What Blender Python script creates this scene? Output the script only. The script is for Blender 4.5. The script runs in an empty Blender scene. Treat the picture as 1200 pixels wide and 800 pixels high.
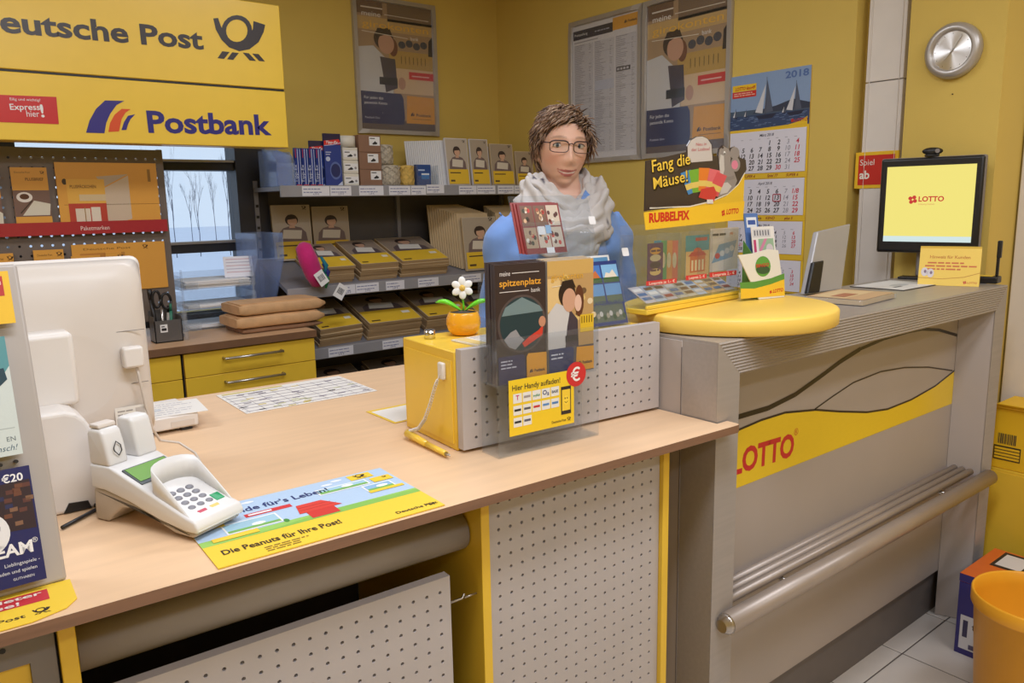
import bpy, bmesh, math, random
from mathutils import Vector, Matrix
random.seed(7)
V = Vector
PI = math.pi
SC = bpy.context.scene
COL = SC.collection

# ------------------------------------------------------------------ camera
FPX, PITCH, ROLL, YAW = 913.37, math.radians(10.116), math.radians(1.145), math.radians(38.13)
CAM = V((0, 0, 1.4))
FW = V((math.sin(YAW)*math.cos(PITCH), math.cos(YAW)*math.cos(PITCH), -math.sin(PITCH)))
_r = V((math.cos(YAW), -math.sin(YAW), 0)); _d = FW.cross(_r)
RT = _r*math.cos(ROLL) + _d*math.sin(ROLL)
DN = -_r*math.sin(ROLL) + _d*math.cos(ROLL)
cd = bpy.data.cameras.new('camera'); cam = bpy.data.objects.new('camera', cd); COL.objects.link(cam)
cd.sensor_width = 36; cd.lens = FPX*36/1200; cd.clip_start = .02; cd.clip_end = 200
cam.matrix_world = Matrix(((RT.x, -DN.x, -FW.x, CAM.x), (RT.y, -DN.y, -FW.y, CAM.y), (RT.z, -DN.z, -FW.z, CAM.z), (0, 0, 0, 1)))
SC.camera = cam

# ------------------------------------------------------------------ world, lights, exposure
SC.view_settings.view_transform = 'Standard'; SC.view_settings.look = 'None'
SC.view_settings.gamma = 1; SC.view_settings.use_curve_mapping = False
SC.view_settings.exposure = 0.24
SC.cycles.transparent_max_bounces = 40
w = bpy.data.worlds.new('overcast'); SC.world = w; w.use_nodes = True
bg = w.node_tree.nodes['Background']; bg.inputs[0].default_value = (.78, .86, 1, 1); bg.inputs[1].default_value = .92
LAMPS = [((0.55, 0.35), 1.25, .34, 25), ((-.75, 2.2), .9, .34, 15), ((1.3, 2.0), .9, .34, 11.5), ((0.3, -1.25), 1.25, .34, 20), ((2.05, -.2), 1.25, .34, 14)]   # centre, size x, size y, watts
for (lx, ly), sx, sy, pw in LAMPS:
    ld = bpy.data.lights.new('ceiling_tube_light', 'AREA'); ld.shape = 'RECTANGLE'; ld.size = sx*.94; ld.size_y = sy*.9
    ld.energy = pw; ld.color = (.86, .905, 1)
    lo = bpy.data.objects.new('ceiling_tube_light', ld); COL.objects.link(lo); lo.location = (lx, ly, 2.632)

def ray(px, py): return FW*FPX + RT*(px-600) + DN*(py-400)
def at(px, py, X=None, Y=None, Z=None):
    d = ray(px, py)
    if X is not None: t = (X-CAM.x)/d.x
    elif Y is not None: t = (Y-CAM.y)/d.y
    else: t = (Z-CAM.z)/d.z
    return CAM + d*t

# ------------------------------------------------------------------ materials
def lin(c):
    return tuple((x/12.92 if x <= .04045 else ((x+.055)/1.055)**2.4) for x in (v/255 for v in c[:3]))
MATS = {}
def mat(name, col, rough=.5, metal=0, var=.06, scale=12, bump=0, bscale=80, stretch=None, spec=.5, coat=0, emit=0, trans=0, sheen=0):
    if name in MATS: return MATS[name]
    m = bpy.data.materials.new(name); m.use_nodes = True; nt = m.node_tree; N = nt.nodes; L = nt.links
    b = N['Principled BSDF']; c = lin(col)
    b.inputs['Roughness'].default_value = rough; b.inputs['Metallic'].default_value = metal
    b.inputs['Specular IOR Level'].default_value = spec; b.inputs['Coat Weight'].default_value = coat
    b.inputs['Transmission Weight'].default_value = trans
    b.inputs['Sheen Weight'].default_value = sheen
    tc = N.new('ShaderNodeTexCoord'); mp = N.new('ShaderNodeMapping'); L.new(tc.outputs['Object'], mp.inputs[0])
    if stretch: mp.inputs['Scale'].default_value = stretch
    no = N.new('ShaderNodeTexNoise'); no.inputs['Scale'].default_value = scale; no.inputs['Detail'].default_value = 5
    L.new(mp.outputs[0], no.inputs['Vector'])
    rp = N.new('ShaderNodeValToRGB')
    rp.color_ramp.elements[0].position = .3; rp.color_ramp.elements[1].position = .7
    rp.color_ramp.elements[0].color = (*[x*(1-var) for x in c], 1); rp.color_ramp.elements[1].color = (*[min(1, x*(1+var)) for x in c], 1)
    L.new(no.outputs['Fac'], rp.inputs[0]); L.new(rp.outputs[0], b.inputs['Base Color'])
    if emit:
        L.new(rp.outputs[0], b.inputs['Emission Color']); b.inputs['Emission Strength'].default_value = emit
    if bump:
        n2 = N.new('ShaderNodeTexNoise'); n2.inputs['Scale'].default_value = bscale; n2.inputs['Detail'].default_value = 4
        L.new(mp.outputs[0], n2.inputs['Vector'])
        bp = N.new('ShaderNodeBump'); bp.inputs['Strength'].default_value = bump; bp.inputs['Distance'].default_value = .01
        L.new(n2.outputs['Fac'], bp.inputs['Height']); L.new(bp.outputs[0], b.inputs['Normal'])
    MATS[name] = m; return m
def clear(name, tint=(245, 248, 250), gloss=.06, haze=0.0, hazecol=(225, 228, 232)):
    """thin clear plastic or glass: see-through with a fresnel sheen, plus an optional milky share"""
    if name in MATS: return MATS[name]
    m = bpy.data.materials.new(name); m.use_nodes = True; nt = m.node_tree; N = nt.nodes; L = nt.links
    N.remove(N['Principled BSDF']); out = N['Material Output']
    tr = N.new('ShaderNodeBsdfTransparent'); tr.inputs[0].default_value = (*lin(tint), 1)
    gl = N.new('ShaderNodeBsdfGlossy'); gl.inputs['Roughness'].default_value = gloss
    lw = N.new('ShaderNodeLayerWeight'); pw = N.new('ShaderNodeMath'); pw.operation = 'POWER'; pw.inputs[1].default_value = 4; L.new(lw.outputs['Facing'], pw.inputs[0])
    fr = N.new('ShaderNodeMath'); fr.operation = 'MULTIPLY_ADD'; fr.inputs[1].default_value = .5; fr.inputs[2].default_value = .03; L.new(pw.outputs[0], fr.inputs[0])
    mx = N.new('ShaderNodeMixShader'); L.new(fr.outputs[0], mx.inputs[0]); L.new(tr.outputs[0], mx.inputs[1]); L.new(gl.outputs[0], mx.inputs[2])
    last = mx
    if haze:
        df = N.new('ShaderNodeBsdfDiffuse'); df.inputs[0].default_value = (*lin(hazecol), 1)
        no = N.new('ShaderNodeTexNoise'); no.inputs['Scale'].default_value = 30
        ma = N.new('ShaderNodeMath'); ma.operation = 'MULTIPLY'; ma.inputs[1].default_value = haze*2; L.new(no.outputs['Fac'], ma.inputs[0])
        m2 = N.new('ShaderNodeMixShader'); L.new(ma.outputs[0], m2.inputs[0]); L.new(mx.outputs[0], m2.inputs[1]); L.new(df.outputs[0], m2.inputs[2]); last = m2
    L.new(last.outputs[0], out.inputs[0]); MATS[name] = m; return m
def printmat(name, rough, coat=0):
    m = bpy.data.materials.new(name); m.use_nodes = True; nt = m.node_tree; N = nt.nodes; L = nt.links
    b = N['Principled BSDF']; b.inputs['Roughness'].default_value = rough; b.inputs['Coat Weight'].default_value = coat
    a = N.new('ShaderNodeAttribute'); a.attribute_name = 'Col'
    no = N.new('ShaderNodeTexNoise'); no.inputs['Scale'].default_value = 60
    mr = N.new('ShaderNodeMapRange'); mr.inputs['To Min'].default_value = .96; mr.inputs['To Max'].default_value = 1.03; L.new(no.outputs['Fac'], mr.inputs['Value'])
    mx = N.new('ShaderNodeMix'); mx.data_type = 'RGBA'; mx.blend_type = 'MULTIPLY'; mx.inputs['Factor'].default_value = 1
    L.new(a.outputs['Color'], mx.inputs['A']); L.new(mr.outputs['Result'], mx.inputs['B'])
    L.new(mx.outputs['Result'], b.inputs['Base Color'])
    MATS[name] = m; return m
PRINT = printmat('printed_paper', .5); PRINTG = printmat('printed_gloss', .28)
M = MATS
mat('wall_yellow', (214, 184, 92), .75, var=.03, scale=3, bump=.06, bscale=160)
mat('wall_white', (222, 214, 206), .6, var=.02)
mat('ceiling_white', (226, 222, 214), .85, var=.02)
mat('grout', (104, 94, 88), .9)
mat('tile', (206, 197, 188), .32, var=.04, scale=9)
mat('floor_dark', (120, 112, 106), .6)
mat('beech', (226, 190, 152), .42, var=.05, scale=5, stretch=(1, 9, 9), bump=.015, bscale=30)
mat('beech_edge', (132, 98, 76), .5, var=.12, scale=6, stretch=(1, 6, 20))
mat('desk_brown', (198, 160, 122), .45, var=.06, scale=5, stretch=(1, 9, 9))
mat('desk_edge', (120, 86, 60), .5, var=.1)
mat('yellow_paint', (236, 194, 60), .38, var=.02)
mat('yellow_gloss', (242, 202, 70), .3, var=.02)
mat('disc_yellow', (246, 206, 96), .42, var=.015)
mat('peg_grey', (186, 178, 176), .45, var=.03)
mat('grey_paint', (160, 152, 148), .45, var=.04)
mat('grey_mid', (128, 121, 118), .5, var=.05)
mat('grey_dark', (72, 68, 66), .6, var=.1)
mat('alu', (176, 168, 162), .42, metal=.45, var=.04, scale=6, stretch=(1, 20, 20))
mat('alu_warm', (168, 154, 143), .38, metal=.3, var=.04)
mat('alu_frame', (184, 178, 172), .35, metal=.5, var=.04)
mat('steel', (188, 182, 176), .28, metal=.9, var=.05)
mat('chrome', (215, 212, 208), .15, metal=1, var=.03)
mat('panel_grey', (176, 165, 158), .5, var=.03, scale=4)
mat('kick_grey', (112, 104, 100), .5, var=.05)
mat('black_plastic', (26, 25, 27), .4, var=.1)
mat('dark_frame', (38, 37, 44), .45, var=.1)
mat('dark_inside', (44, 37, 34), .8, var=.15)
mat('white_plastic', (226, 220, 214), .38, var=.015)
mat('cream_plastic', (214, 205, 196), .42, var=.015)
mat('device_white', (222, 220, 218), .35, var=.015)
mat('device_under', (188, 176, 162), .45, var=.03)
mat('paper_white', (232, 230, 230), .7, var=.02)
mat('kraft', (208, 164, 118), .7, var=.1, scale=20, bump=.55, bscale=11)
mat('kraft_dark', (150, 112, 84), .7, var=.1, scale=20)
mat('box_brown', (142, 106, 84), .7, var=.05)
mat('env_beige', (206, 180, 140), .7, var=.06)
mat('snow', (222, 228, 240), .9, var=.03, scale=.2)
mat('bark', (118, 118, 130), .9, var=.2, scale=3)
clear('glass', (240, 246, 250), .02)
clear('acrylic', (247, 249, 251), .07, .03)
clear('acrylic_milky', (248, 250, 252), .1, .12)
clear('acrylic_blue', (236, 242, 252), .1, .22, (186, 204, 240))
clear('poster_glass', (252, 252, 252), .12, .02)

# ------------------------------------------------------------------ mesh helpers
class MB:
    def __init__(s): s.v = []; s.f = []; s.sm = []; s.xf = Matrix(); s.mi = []; s.m = 0
    def add(s, vs, fs, smooth=False):
        k = len(s.v); s.v += [tuple(s.xf @ V(p)) for p in vs]
        for f in fs: s.f.append([i+k for i in f]); s.sm.append(smooth); s.mi.append(s.m)
        return s
    def box(s, x0, y0, z0, x1, y1, z1):
        return s.add([(x0, y0, z0), (x1, y0, z0), (x1, y1, z0), (x0, y1, z0), (x0, y0, z1), (x1, y0, z1), (x1, y1, z1), (x0, y1, z1)],
                     [(0, 3, 2, 1), (4, 5, 6, 7), (0, 1, 5, 4), (1, 2, 6, 5), (2, 3, 7, 6), (3, 0, 4, 7)])
    def rbox(s, x0, y0, z0, x1, y1, z1, r=.003, seg=2, smooth=True):
        bm = bmesh.new(); bmesh.ops.create_cube(bm, size=1)
        for v in bm.verts: v.co = V(((x0+x1)/2+v.co.x*(x1-x0), (y0+y1)/2+v.co.y*(y1-y0), (z0+z1)/2+v.co.z*(z1-z0)))
        r = min(r, .49*min(x1-x0, y1-y0, z1-z0))
        bmesh.ops.bevel(bm, geom=bm.edges[:], offset=r, segments=seg, profile=.5, affect='EDGES')
        bm.verts.index_update(); big = [f for f in bm.faces]
        for f in big:
            n = f.normal; flat = max(abs(n.x), abs(n.y), abs(n.z)) > .999
            s_ = smooth and not flat
            k = len(s.v); s.v += [tuple(s.xf @ v.co) for v in f.verts]; s.f.append(list(range(k, k+len(f.verts)))); s.sm.append(s_); s.mi.append(s.m)
        bm.free(); return s
    def cyl(s, p0, p1, r0, r1=None, n=16, caps=True):
        r1 = r0 if r1 is None else r1; p0 = V(p0); p1 = V(p1); a = (p1-p0).normalized()
        u = a.orthogonal().normalized(); w_ = a.cross(u); vs = []
        for p, r in ((p0, r0), (p1, r1)):
            for i in range(n): t = 2*PI*i/n; vs.append(p+u*r*math.cos(t)+w_*r*math.sin(t))
        s.add(vs, [(i, (i+1) % n, n+(i+1) % n, n+i) for i in range(n)], True)
        if caps: s.add(vs, [tuple(range(n-1, -1, -1)), tuple(range(n, 2*n))])
        return s
    def tube(s, pts, r, n=8, caps=True):
        pts = [V(p) for p in pts]; rs = r if isinstance(r, (list, tuple)) else [r]*len(pts); vs = []; u = None
        for i, p in enumerate(pts):
            a = (pts[min(i+1, len(pts)-1)]-pts[max(i-1, 0)])
            a = a.normalized() if a.length > 1e-9 else V((0, 0, 1))
            if u is None: u = a.orthogonal().normalized()
            else:
                u = u-a*u.dot(a); u = u.normalized() if u.length > 1e-6 else a.orthogonal().normalized()
            w_ = a.cross(u)
            for j in range(n): t = 2*PI*j/n; vs.append(p+(u*math.cos(t)+w_*math.sin(t))*rs[i])
        fs = [(i*n+j, i*n+(j+1) % n, (i+1)*n+(j+1) % n, (i+1)*n+j) for i in range(len(pts)-1) for j in range(n)]
        s.add(vs, fs, True)
        if caps: s.add(vs, [tuple(range(n-1, -1, -1)), tuple(range((len(pts)-1)*n, len(pts)*n))])
        return s
    def lathe(s, prof, n=24, c=(0, 0, 0), smooth=True, sx=1, sy=1):
        vs = []
        for r, z in prof:
            for i in range(n): t = 2*PI*i/n; vs.append((c[0]+r*sx*math.cos(t), c[1]+r*sy*math.sin(t), c[2]+z))
        fs = [(i*n+j, i*n+(j+1) % n, (i+1)*n+(j+1) % n, (i+1)*n+j) for i in range(len(prof)-1) for j in range(n)]
        s.add(vs, fs, smooth)
        if prof[0][0] > 1e-5: s.add(vs[:n], [tuple(range(n-1, -1, -1))])
        if prof[-1][0] > 1e-5: s.add(vs[-n:], [tuple(range(n))])
        return s
    def loft(s, rings, smooth=True, caps=True):
        n = len(rings[0]); vs = [p for r in rings for p in r]
        fs = [(i*n+j, i*n+(j+1) % n, (i+1)*n+(j+1) % n, (i+1)*n+j) for i in range(len(rings)-1) for j in range(n)]
        s.add(vs, fs, smooth)
        if caps: s.add(vs, [tuple(range(n-1, -1, -1)), tuple(range((len(rings)-1)*n, len(rings)*n))])
        return s
    def prism(s, poly, a, b, axis='z'):
        """extrude a 2-D polygon between a and b along an axis (x: poly=(y,z); y: poly=(x,z); z: poly=(x,y))"""
        f = {'x': lambda p, t: (t, p[0], p[1]), 'y': lambda p, t: (p[0], t, p[1]), 'z': lambda p, t: (p[0], p[1], t)}[axis]
        n = len(poly); vs = [f(p, a) for p in poly]+[f(p, b) for p in poly]
        return s.add(vs, [tuple(range(n)), tuple(range(2*n-1, n-1, -1))]+[(i, n+i, n+(i+1) % n, (i+1) % n) for i in range(n)])
    def ellipsoid(s, c, r, n=16, m=10):
        prof = [(max(1e-6, math.sin(PI*i/m)), -math.cos(PI*i/m)) for i in range(m+1)]
        x0 = s.xf; s.xf = x0 @ Matrix.Translation(c) @ Matrix.Diagonal((r[0], r[1], r[2], 1)); s.lathe(prof, n); s.xf = x0; return s
    def mesh(s, name):
        me = bpy.data.meshes.new(name); me.from_pydata(s.v, [], s.f); me.polygons.foreach_set('use_smooth', s.sm)
        me.polygons.foreach_set('material_index', s.mi)
        bm = bmesh.new(); bm.from_mesh(me); bmesh.ops.remove_doubles(bm, verts=bm.verts[:], dist=1e-6); bmesh.ops.recalc_face_normals(bm, faces=bm.faces[:]); bm.to_mesh(me); bm.free()
        return me
    def build(s, name, m, parent=None, loc=None, rot=None, mats=()):
        o = bpy.data.objects.new(name, s.mesh(name))
        for x in ([m]+list(mats)): o.data.materials.append(MATS[x] if isinstance(x, str) else x)
        COL.objects.link(o); o.parent = parent
        if loc is not None: o.location = loc
        if rot is not None: o.rotation_euler = rot
        return o

def tag(o, label, cat, group=None):
    o['label'] = label; o['category'] = cat
    if group: o['group'] = group
    return o
def thing(name, label, cat, loc=(0, 0, 0), rotz=0, group=None):
    o = bpy.data.objects.new(name, None); COL.objects.link(o); o.location = loc; o.rotation_euler = (0, 0, rotz); o.empty_display_size = .05
    return tag(o, label, cat, group)
def structure(o): o['kind'] = 'structure'; return o
def dup(o, loc=None, rot=None, label=None, parent=None, group=None):
    c = o.copy(); COL.objects.link(c); c.parent = parent
    if loc is not None: c.location = loc
    if rot is not None: c.rotation_euler = rot
    if label: c['label'] = label
    if group: c['group'] = group
    for ch in list(o.children): dup(ch, parent=c)
    return c
def perforated(mb, w, h, t, pitch, r, ox=None, oz=None, n=8):
    """plate in local x (0..w), z (0..h), front at y=0, back at y=t, with real round holes in a square grid"""
    nx = int((w-.012)//pitch); nz = int((h-.012)//pitch); mx = (w-nx*pitch)/2; mz = (h-nz*pitch)/2
    c = pitch/2
    sq = [(c, 0), (c, c), (0, c), (-c, c), (-c, 0), (-c, -c), (0, -c), (c, -c)]
    ci = [(r*math.cos(2*PI*i/8), r*math.sin(2*PI*i/8)) for i in range(8)]
    for i in range(nx):
        for j in range(nz):
            cx = mx+(i+.5)*pitch; cz = mz+(j+.5)*pitch
            vs = [(cx+a, 0, cz+b) for a, b in sq]+[(cx+a, 0, cz+b) for a, b in ci]+[(cx+a, t, cz+b) for a, b in ci]+[(cx+a, t, cz+b) for a, b in sq]
            fs = []
            for k in range(8):
                l = (k+1) % 8; fs += [(k, l, 8+l, 8+k), (8+k, 8+l, 16+l, 16+k), (16+k, 16+l, 24+l, 24+k)]
            mb.add(vs, fs)
    for y in (0, t):
        for x0, x1, z0, z1 in ((0, w, 0, mz), (0, w, h-mz, h), (0, mx, mz, h-mz), (w-mx, w, mz, h-mz)):
            mb.add([(x0, y, z0), (x1, y, z0), (x1, y, z1), (x0, y, z1)], [(0, 1, 2, 3)])
    mb.add([(0, 0, 0), (w, 0, 0), (w, 0, h), (0, 0, h), (0, t, 0), (w, t, 0), (w, t, h), (0, t, h)], [(0, 1, 5, 4), (1, 2, 6, 5), (2, 3, 7, 6), (3, 0, 4, 7)])
    return mb

# ------------------------------------------------------------------ flat print: polygons and lettering on one sheet
_tc = {}
def glyphs(s, bold=0, shear=0):
    k = (s, bold, shear)
    if k not in _tc:
        cu = bpy.data.curves.new('lettering', 'FONT'); cu.body = s; cu.size = 1; cu.offset = bold; cu.shear = shear; cu.resolution_u = 3; cu.fill_mode = 'FRONT'
        ob = bpy.data.objects.new('lettering', cu); COL.objects.link(ob)
        dg = bpy.context.evaluated_depsgraph_get(); me = bpy.data.meshes.new_from_object(ob.evaluated_get(dg))
        vs = [(v.co.x, v.co.y) for v in me.vertices]; fs = [tuple(p.vertices) for p in me.polygons]
        bpy.data.objects.remove(ob); bpy.data.curves.remove(cu); bpy.data.meshes.remove(me)
        x0 = min(v[0] for v in vs); x1 = max(v[0] for v in vs)
        _tc[k] = ([(x-x0, y) for x, y in vs], fs, x1-x0)
    return _tc[k]
class Sheet:
    STEP = .00028
    def __init__(s, o, right=(1, 0, 0), up=(0, 0, 1)):
        s.o = V(o); s.r = V(right).normalized(); s.u = V(up); s.u = (s.u-s.r*s.u.dot(s.r)).normalized(); s.n = s.r.cross(s.u)
        s.v = []; s.f = []; s.c = []; s.sm = []
    def q(s, px, py):
        d = ray(px, py); t = (s.o-CAM).dot(s.n)/d.dot(s.n); p = CAM+d*t-s.o
        return (p.dot(s.r), p.dot(s.u))
    def raw(s, vs, fs, col, L):
        k = len(s.v); z = L*s.STEP; s.v += [(x, y, z) for x, y in vs]; c = lin(col)
        for f in fs: s.f.append([i+k for i in f]); s.c.append(c)
        return s
    def up(s, pts, col, L=1):
        a = sum(pts[i][0]*pts[(i+1) % len(pts)][1]-pts[(i+1) % len(pts)][0]*pts[i][1] for i in range(len(pts)))
        return s.raw(pts if a > 0 else pts[::-1], [tuple(range(len(pts)))], col, L)
    def ur(s, x0, y0, x1, y1, col, L=1): return s.up([(x0, y0), (x1, y0), (x1, y1), (x0, y1)], col, L)
    def ue(s, cx, cy, rx, ry, col, L=1, n=20): return s.up([(cx+rx*math.cos(2*PI*i/n), cy+ry*math.sin(2*PI*i/n)) for i in range(n)], col, L)
    def ul(s, pts, w_, col, L=1):
        for (x0, y0), (x1, y1) in zip(pts, pts[1:]):
            d = math.hypot(x1-x0, y1-y0) or 1e-9; a = -(y1-y0)/d*w_/2; b = (x1-x0)/d*w_/2
            s.up([(x0+a, y0+b), (x1+a, y1+b), (x1-a, y1-b), (x0-a, y0-b)], col, L)
        return s
    def ut(s, txt, x, y, h, col, w=None, L=2, bold=0, shear=0, align='l', ang=0):
        vs, fs, wd = glyphs(txt, bold, shear); sy = h/.73; sx = (w/wd) if w else sy
        dx = {'l': 0, 'c': -wd*sx/2, 'r': -wd*sx}[align]; ca, sa = math.cos(ang), math.sin(ang)
        P = [(dx+a*sx, b*sy) for a, b in vs]
        return s.raw([(x+a*ca-b*sa, y+a*sa+b*ca) for a, b in P], fs, col, L)
    def base(s, x0, y0, x1, y1, t, col, edge=None):
        """the sheet's own card: a box t thick behind the print plane"""
        k = len(s.v); s.v += [(x0, y0, 0), (x1, y0, 0), (x1, y1, 0), (x0, y1, 0), (x0, y0, -t), (x1, y0, -t), (x1, y1, -t), (x0, y1, -t)]
        c = lin(col); e = lin(edge or col)
        for f, cc in (((0, 1, 2, 3), c), ((7, 6, 5, 4), e), ((0, 4, 5, 1), e), ((1, 5, 6, 2), e), ((2, 6, 7, 3), e), ((3, 7, 4, 0), e)): s.f.append([i+k for i in f]); s.c.append(cc)
        return s
    def cut(s, pts, t, col):
        """a card of free outline, t thick"""
        a = sum(pts[i][0]*pts[(i+1) % len(pts)][1]-pts[(i+1) % len(pts)][0]*pts[i][1] for i in range(len(pts)))
        if a < 0: pts = pts[::-1]
        k = len(s.v); n = len(pts); c = lin(col); s.v += [(x, y, 0) for x, y in pts]+[(x, y, -t) for x, y in pts]
        fs = [list(range(n)), list(range(2*n-1, n-1, -1))]+[[i, n+i, n+(i+1) % n, (i+1) % n] for i in range(n)]
        for f in fs: s.f.append([i+k for i in f]); s.c.append(c)
        return s
    # the same, given in pixels of the photograph seen on this plane
    def pp(s, pts, col, L=1): return s.up([s.q(*p) for p in pts], col, L)
    def pr(s, x0, y0, x1, y1, col, L=1):
        return s.pp([(x0, y0), (x1, y0), (x1, y1), (x0, y1)], col, L)
    def pl(s, pts, w_, col, L=1): return s.ul([s.q(*p) for p in pts], w_, col, L)
    def pe(s, x, y, rx, ry, col, L=1): return s.pp([(x+rx*math.cos(2*PI*i/20), y+ry*math.sin(2*PI*i/20)) for i in range(20)], col, L)
    def pt(s, txt, x0, y0, x1, y1, hpx, col, L=2, bold=0, shear=0):
        a = s.q(x0, y0); b = s.q(x1, y1); c = s.q((x0+x1)/2, (y0+y1)/2-hpx); m_ = ((a[0]+b[0])/2, (a[1]+b[1])/2)
        wd = math.hypot(b[0]-a[0], b[1]-a[1]); h = math.hypot(c[0]-m_[0], c[1]-m_[1])
        return s.ut(txt, a[0], a[1], h, col, wd, L, bold, shear, 'l', math.atan2(b[1]-a[1], b[0]-a[0]))
    def matrix(s):
        return Matrix(((s.r.x, s.u.x, s.n.x, s.o.x), (s.r.y, s.u.y, s.n.y, s.o.y), (s.r.z, s.u.z, s.n.z, s.o.z), (0, 0, 0, 1)))
    def build(s, name, parent=None, gloss=False, local=False):
        me = bpy.data.meshes.new(name); me.from_pydata(s.v, [], s.f)
        at_ = me.color_attributes.new('Col', 'FLOAT_COLOR', 'CORNER'); data = []
        for f, c in zip(s.f, s.c): data += [c[0], c[1], c[2], 1]*len(f)
        at_.data.foreach_set('color', data); me.materials.append(PRINTG if gloss else PRINT)
        o = bpy.data.objects.new(name, me); COL.objects.link(o); mw = s.matrix()
        if parent is not None:
            o.parent = parent; o.matrix_basis = mw if local else parent.matrix_basis.inverted() @ mw
        else: o.matrix_basis = mw
        return o
def greek(S, x0, y0, x1, n, dy, h, col, L=2, seed=1):
    """lines of body text too small to read, as short dark strokes"""
    rg = random.Random(seed)
    for i in range(n):
        x = x0; y = y0-i*dy; end = x1-(x1-x0)*rg.random()*.35
        while x < end-h:
            l = min(end-x, h*(1.5+rg.random()*5)); S.ur(x, y, x+l, y+h, col, L); x += l+h*.8
def clover(S, u, v, r, col, L=2):
    for k in range(4):
        a = PI/4+k*PI/2+.25; S.ue(u+r*.62*math.cos(a), v+r*.62*math.sin(a), r*.46, r*.46, col, L, 10)
def horn(S, P, col, L=2):
    """post horn emblem; P maps emblem units (x right, y down) to the sheet"""
    S.up([P(*p) for p in ((833, 72), (843, 115), (865, 155), (895, 185), (935, 200), (975, 192), (1010, 165), (1030, 125), (1036, 97), (990, 82), (988, 112), (974, 142), (955, 160), (930, 168), (900, 158), (877, 130), (862, 100), (852, 70))], col, L)
    n = 20; o_ = [P(925+60*math.cos(2*PI*i/n), 120+61*math.sin(2*PI*i/n)) for i in range(n)]; i_ = [P(925+42*math.cos(2*PI*i/n), 120+44*math.sin(2*PI*i/n)) for i in range(n)]
    S.raw(o_+i_, [(i, (i+1) % n, n+(i+1) % n, n+i)[::-1] for i in range(n)], col, L+.5)
    for q in (((868, 200), (897, 203), (875, 230), (850, 227)), ((907, 204), (933, 207), (911, 234), (887, 231)), ((948, 205), (972, 208), (1000, 238), (975, 236)), ((985, 209), (1010, 211), (1035, 240), (1012, 238))):
        S.up([P(*p) for p in q], col, L)
def minihorn(S, u, v, w_, col, L=2):
    k = w_/203; horn(S, lambda x, y: (u+(x-833)*k, v-(y-240)*k), col, L)
def bankmark(S, P, L=2, c1=(52, 46, 130), c2=(222, 84, 44)):
    S.up([P(*p) for p in ((336, 518), (350, 470), (375, 425), (410, 392), (485, 394), (455, 410), (430, 445), (415, 480), (408, 520))], c1, L)
    S.up([P(*p) for p in ((423, 515), (430, 480), (448, 447), (475, 425), (510, 426), (490, 440), (475, 465), (465, 513))], c2, L)
    S.up([P(*p) for p in ((474, 508), (485, 475), (500, 452), (528, 446), (510, 465), (500, 485), (494, 507))], c1, L)
def minibank(S, u, v, w_, col, L=2, c2=None):
    k = w_/192; bankmark(S, lambda x, y: (u+(x-336)*k, v-(y-520)*k), L, col, c2 or col)
# ================================================================== THE SETTING
XR, YB, ZC = 2.8, 3.65, 2.7
mb = MB(); mb.box(-1.9, -2.1, -.06, 3.2, 3.8, -.004); floor = structure(mb.build('floor', 'grout'))
tb = MB(); tb.rbox(-.148, -.148, -.003, .148, .148, 0.0, .0015, 1); tme = tb.mesh('tile'); tme.materials.append(MATS['tile'])
for i in range(-14, 3):
    for j in range(-10, 1):
        x = 2.299+(i+.5)*.3; y = 1.0+(j+.5)*.3
        if x > 3.05: continue
        o = bpy.data.objects.new('tile', tme); COL.objects.link(o); o.parent = floor; o.location = (x, y, 0)
mb = MB(); mb.box(-1.9, 1.302, -.004, 3.2, 3.8, 0); mb.build('staff_floor_covering', 'floor_dark', floor)
mb = MB(); mb.box(-1.9, -2.1, ZC, 3.2, 3.8, ZC+.1); structure(mb.build('ceiling', 'ceiling_white'))
WX0, WX1, WZ0, WZ1 = -.7, 1.40, .93, 2.25
mb = MB(); mb.box(-1.9, YB, 0, WX0, YB+.15, ZC); mb.box(WX1, YB, 0, XR, YB+.15, ZC); mb.box(WX0, YB, 0, WX1, YB+.15, WZ0); mb.box(WX0, YB, WZ1, WX1, YB+.15, ZC)
structure(mb.build('wall_back', 'wall_yellow'))
mb = MB(); mb.box(XR, 1.536, 0, 3.2, 3.8, ZC); mb.box(2.875, 1.345, 0, 3.2, 1.536, ZC); mb.box(XR, 1.045, 0, 3.2, 1.345, ZC); mb.box(3.1, -2.1, 0, 3.2, 1.045, ZC)
structure(mb.build('wall_right', 'wall_yellow'))
mb = MB(); mb.box(-1.9, -2.1, 0, -1.8, 3.65, ZC); structure(mb.build('wall_left', 'wall_yellow'))
mb = MB(); mb.box(-1.8, -2.1, 0, 3.1, -2.0, ZC); structure(mb.build('wall_front', 'wall_yellow'))
# white cable duct in the wall recess, white post beyond the counter
mb = MB(); mb.rbox(2.832, 1.372, 1.80, 2.874, 1.508, ZC, .002, 1); mb.rbox(2.832, 1.372, .3, 2.874, 1.508, 1.797, .002, 1); mb.box(2.829, 1.385, .3, 2.833, 1.3865, ZC); mb.box(2.829, 1.4925, .3, 2.833, 1.494, ZC)
structure(mb.build('trim_1', 'wall_white'))
mb = MB(); mb.rbox(3.005, .80, 0, 3.099, 1.04, ZC, .004, 1); structure(mb.build('trim_2', 'wall_white'))
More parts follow.
